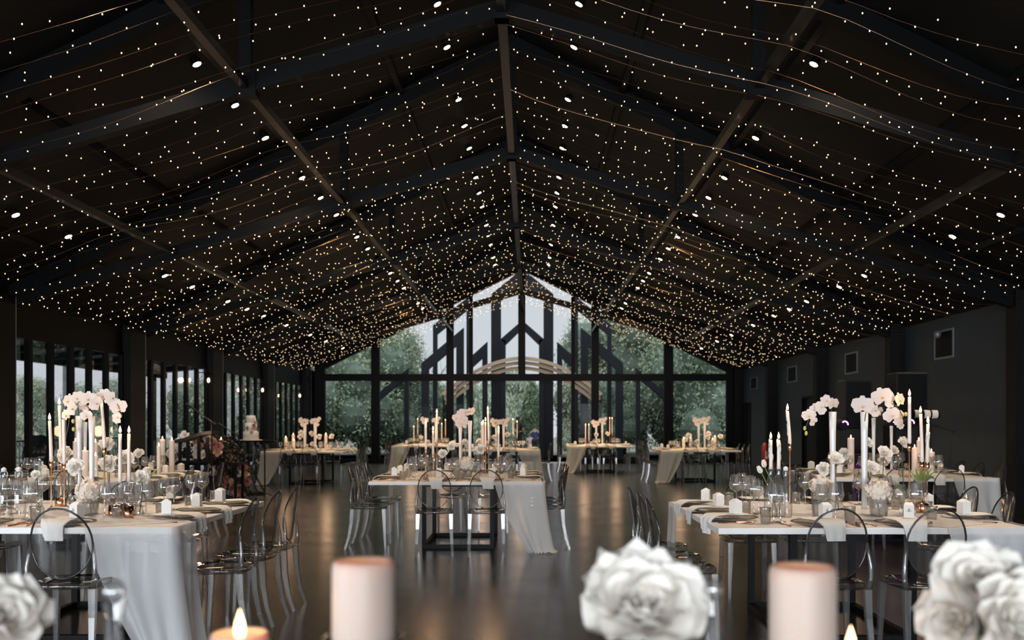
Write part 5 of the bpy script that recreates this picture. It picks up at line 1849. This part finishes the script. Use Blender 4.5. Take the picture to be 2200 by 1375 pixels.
# ================================================================== ceiling downlights
RZ = lambda x: 7.02 - 0.5 * abs(x - XC)
dl_body = MB().tube([(0, 0, 0.0), (0, 0, 0.07)], .055, 14).mesh('downlight_housing', M['steel'])
dl_lens = MB().lathe([(0.0001, -.004), (.045, -.004), (.047, .001), (0.0001, .002)], 14).mesh('downlight_lens', M['downlight'])
rown = {-6.06: 'lowest window-side row', -3.36: 'middle window-side row', -.87: 'ridge row, window side', .87: 'ridge row, wall side', 3.36: 'middle wall-side row', 6.06: 'lowest wall-side row'}
for rx, nm in rown.items():
    n = 0
    for bay in (4.5, 9.5, 14.5, 19.5, 24.5, 29.5):
        for o_ in (1.35, 2.75, 4.15):
            d = bay + o_
            x = XC + rx
            z = RZ(x) - .085
            px, py = VX + x * F / d, VY - (z - EYE) * F / d
            if d < 9.5 and 1 < abs(rx) < 5:
                lamp('downlight_beam', 'SPOT', (x, d, z - .02), 300, (1.0, .80, .60), spot_size=2.0, spot_blend=1.0, shadow_soft_size=.04)
            if py < -25 or px < -25 or px > 2225 or (rx == 3.36 and abs(d - 12.25) < .1):
                continue
            n += 1
            place('ceiling_downlight', [('housing', dl_body), ('lens', dl_lens)],                   'small warm ceiling downlight, %s, place %s from the camera' % (nm, ['one', 'two', 'three', 'four', 'five', 'six', 'seven', 'eight', 'nine', 'ten', 'eleven', 'twelve', 'thirteen', 'fourteen', 'fifteen', 'sixteen', 'seventeen', 'eighteen'][n - 1]),
                  'downlight', (x, d, z + .02), 0, 'ceiling downlights', 1.0, (0, math.atan(0.5) * (1 if rx > 0 else -1), 0))
            if (d < 21 and abs(rx) > 1) or 2 < abs(rx) < 5 or (d > 24 and abs(rx) < 2):
                lamp('downlight_beam', 'SPOT', (x, d, z - .02), 230 if abs(rx) < 5 else 60, (1.0, .74, .45), spot_size=2.0 if abs(rx) < 5 else 1.5, spot_blend=1.0, shadow_soft_size=.04)

# ================================================================== fairy lights
bulb_m = MB().ball((0, 0, 0), .0052, 6, 4, 0, (1, 1, 1.3)).mesh('fairy_bulb', M['bulb'])
rf = random.Random(4)
ORD = ['zero']
tens = ['', 'ten', 'twenty', 'thirty', 'forty', 'fifty', 'sixty', 'seventy', 'eighty', 'ninety']


def words_of(n):
    ones = ['', 'one', 'two', 'three', 'four', 'five', 'six', 'seven', 'eight', 'nine', 'ten', 'eleven', 'twelve', 'thirteen', 'fourteen', 'fifteen', 'sixteen', 'seventeen', 'eighteen', 'nineteen']
    if n < 20:
        return ones[n]
    if n < 100:
        return tens[n // 10] + (' ' + ones[n % 10] if n % 10 else '')
    return 'one hundred' + (' ' + words_of(n - 100) if n > 100 else '')


y = 7.2
si = 0
while y < 31.2:
    for sg, sn in ((-1, 'window'), (1, 'wall')):
        xe = 6.75 if sg > 0 else 6.9
        L = xe
        ph, ph2, am = rf.uniform(0, 6), rf.uniform(0, 6), rf.uniform(.02, .10)
        yo = rf.gauss(0, .05)
        zof = rf.uniform(-.02, .05) - .05

        def sp(t):
            x = t * L
            sag = am * math.sin(PI * ((t * 2.8) % 1.0)) + .02 * math.sin(t * 19 + ph2)
            return Vector((XC + sg * (x + .05), y + yo + .10 * math.sin(t * 7 + ph), 5.20 - .300 * x + zof - sag))
        n = 26
        wire = MB().tube([Vector((XC + sg * .02, y + yo, 5.24))] + [sp(i / n) for i in range(n + 1)] + [Vector((XR - .002 if sg > 0 else XL + .015, y + yo, 3.10))], .0008, 3, caps=False)
        nb = int(L / .175)
        bl = []
        for i in range(nb):
            t = min(1, max(0, (i + .5 + rf.gauss(0, .22)) / nb))
            p = sp(t) + Vector((rf.gauss(0, .02), rf.gauss(0, .085), rf.uniform(-.035, .02)))
            bl.append(p)
        si += 1
        root = ob('fairy_light_string', None, None, (0, y, 0))
        k = (si + 1) // 2
        tag(root, 'fairy light string on the %s slope of the ceiling, %s from the camera' % (sn, words_of(k)), 'fairy lights', 'fairy light strings under the roof')
        off = Vector((0, y, 0))
        wire.v = [tuple(Vector(v) - off) for v in wire.v]
        ob('wire', wire.mesh('fairy_wire', M['fairy_wire']), root)
        rest = MB()
        for p in bl:
            px, py = VX + p.x * F / p.y, VY - (p.z - EYE) * F / p.y
            inside = -10 < px < 2210 and py > -10
            if y < 9.0 and inside:
                ob('bulb', bulb_m, root, p - off)
            elif inside:
                rest.ball(p - off, .0052, 5, 4, 0, (1, 1, 1.3))
        if rest.v:
            o = ob('bulbs', rest.mesh('fairy_bulbs', M['bulb']), root)
            o['kind'] = 'stuff'
    y += .37 + rf.uniform(-.05, .05)

# ================================================================== the table nearest the camera
nt_ = [('tabletop', MB().bbox(-1.1, 1.1, -.45, .45, TABLE_Z - TOP_T, TABLE_Z, .003).mesh('tabletop', M['tabletop']))]
for sx in (-.9, .9):
    for sy in (-.35, .35):
        nt_.append(('leg', MB().box(sx - .02, sx + .02, sy - .02, sy + .02, 0, TABLE_Z - TOP_T).mesh('leg', M['steel'])))
place('camera_side_table', nt_, 'white table at the camera, below the big blurred candles and roses', 'table', (.15, 1.45, 0))


def near_pillar(x, top, d, w, where, zs):
    """thick pillar standing on a glass pedestal"""
    r = w * d / F / 2
    pt = P(x, top, d)
    h = pt.z - zs
    pr = [(0.0001, 0), (r * .98, 0), (r, .004), (r, h - .012), (r * .96, h - .003), (r * .88, h), (r * .80, h - .004), (r * .7, h - .016), (0.0001, h - .02)]
    o = place('thick_pillar_candle', [('wax_body', MB().lathe(pr, 32).mesh('thick_wax', M['wax_thick'], True)), ('wick', WICK, None, (0, 0, h - .018))] + ([('flame', FLAME, None, (0, 0, h - .012))] if 'tall' not in where else []),
              'thick ivory pillar candle %s' % where, 'candle', (pt.x, d, zs), 0, 'thick pillar candles at the camera')
    hz = zs - TABLE_Z
    place('glass_pedestal', MB().lathe([(0.0001, 0), (.05, 0), (.05, .006), (.012, .02), (.010, hz - .05), (.03, hz - .02), (r * 1.25, hz - .004), (r * 1.3, hz + .03), (r * 1.25, hz + .03), (r * 1.2, hz - .001), (0.0001, hz - .001)], 24).mesh('glass_pedestal', M['glass'], True),
          'clear glass pedestal under the thick candle %s' % where, 'candle holder', (pt.x, d, TABLE_Z), 0, 'glass pedestals at the camera')
    return pt


q = near_pillar(781, 1203, 1.36, 134, 'tall, left of centre before the middle table', 1.03)
lamp('candle_or_fill_glow', 'POINT', (q.x, q.y, q.z + .012), .05, (1, .5, .28), shadow_soft_size=.008)
q = near_pillar(1725, 1215, 1.34, 142, 'tall, before the front wall-side table', 1.02)
lamp('candle_or_fill_glow', 'POINT', (q.x, q.y, q.z + .012), .05, (1, .5, .28), shadow_soft_size=.008)
q = near_pillar(515, 1358, 1.45, 125, 'low with its flame showing, bottom edge', .96)
lamp('candle_or_fill_glow', 'POINT', (q.x, q.y, q.z + .035), .25, (1, .55, .3), shadow_soft_size=.008)
q = near_pillar(1828, 1392, 1.5, 100, 'lowest one, flame just in view', .92)
lamp('candle_or_fill_glow', 'POINT', (q.x, q.y, q.z + .035), .2, (1, .55, .3), shadow_soft_size=.008)


def near_rose(x, y, d, r, nrm, seed, where, n=34, two=None):
    p = P(x, y, d)
    root = ob('large_white_rose', None, None, p)
    tag(root, 'big blurred white rose %s' % where, 'flower', 'big roses at the camera')
    ob('flower_head', rose_mesh(seed, n, r, .22), root, (0, 0, 0), orient(nrm, seed).to_euler())
    dz = p.z - TABLE_Z
    ob('stem', MB().tube([(0, 0, -.01), (.01, .01, -dz * .5), (0, 0, -dz + .01)], .004, 6).mesh('stem', M['stem']), root)
    hh = max(.08, dz * .55)
    place('glass_cylinder', MB().lathe([(0.0001, .003), (.035, .003), (.036, hh), (.034, hh), (.033, .006), (0.0001, .006)], 18).mesh('glass_cylinder', M['glass'], True),
          'clear cylinder vase under the big rose %s' % where, 'vase', (p.x, d, TABLE_Z), 0, 'cylinder vases at the camera')


near_rose(1385, 1320, 1.42, .092, (-.1, -.75, .7), 31, 'between the two tall pillar candles', 38)
near_rose(2105, 1258, 1.5, .066, (-.2, -.8, .6), 32, 'upper of the wall-side group')
near_rose(2170, 1345, 1.42, .075, (.1, -.9, .4), 33, 'lowest of the wall-side group')
near_rose(2060, 1335, 1.55, .06, (-.6, -.8, .2), 35, 'window-most of the wall-side group')
near_rose(-5, 1335, 1.40, .068, (.6, -.6, .6), 34, 'cut by the frame on the window side', 30)
for x, y, d, lb in ((245, 1290, 1.35, 'window side, beside the white rose'), (1532, 1285, 1.40, 'right beside the big central rose')):
    p = P(x, y, d)
    h = p.z - TABLE_Z
    place('bud_bottle', [('bottle', MB().lathe([(0.0001, .002), (.035, .002), (.04, .05), (.035, h * .45), (.013, h * .75), (.011, h - .03), (.016, h)], 16).mesh('bud_bottle', M['bottle_glass'], True)),
                         ('ball_stopper', MB().ball((0, 0, h + .012), .015, 12, 8).mesh('ball_stopper', M['crystal'], True))], 'slim crystal bottle with round white stopper, %s' % lb, 'bottle', (p.x, d, TABLE_Z), 0, 'crystal bottles at the camera')
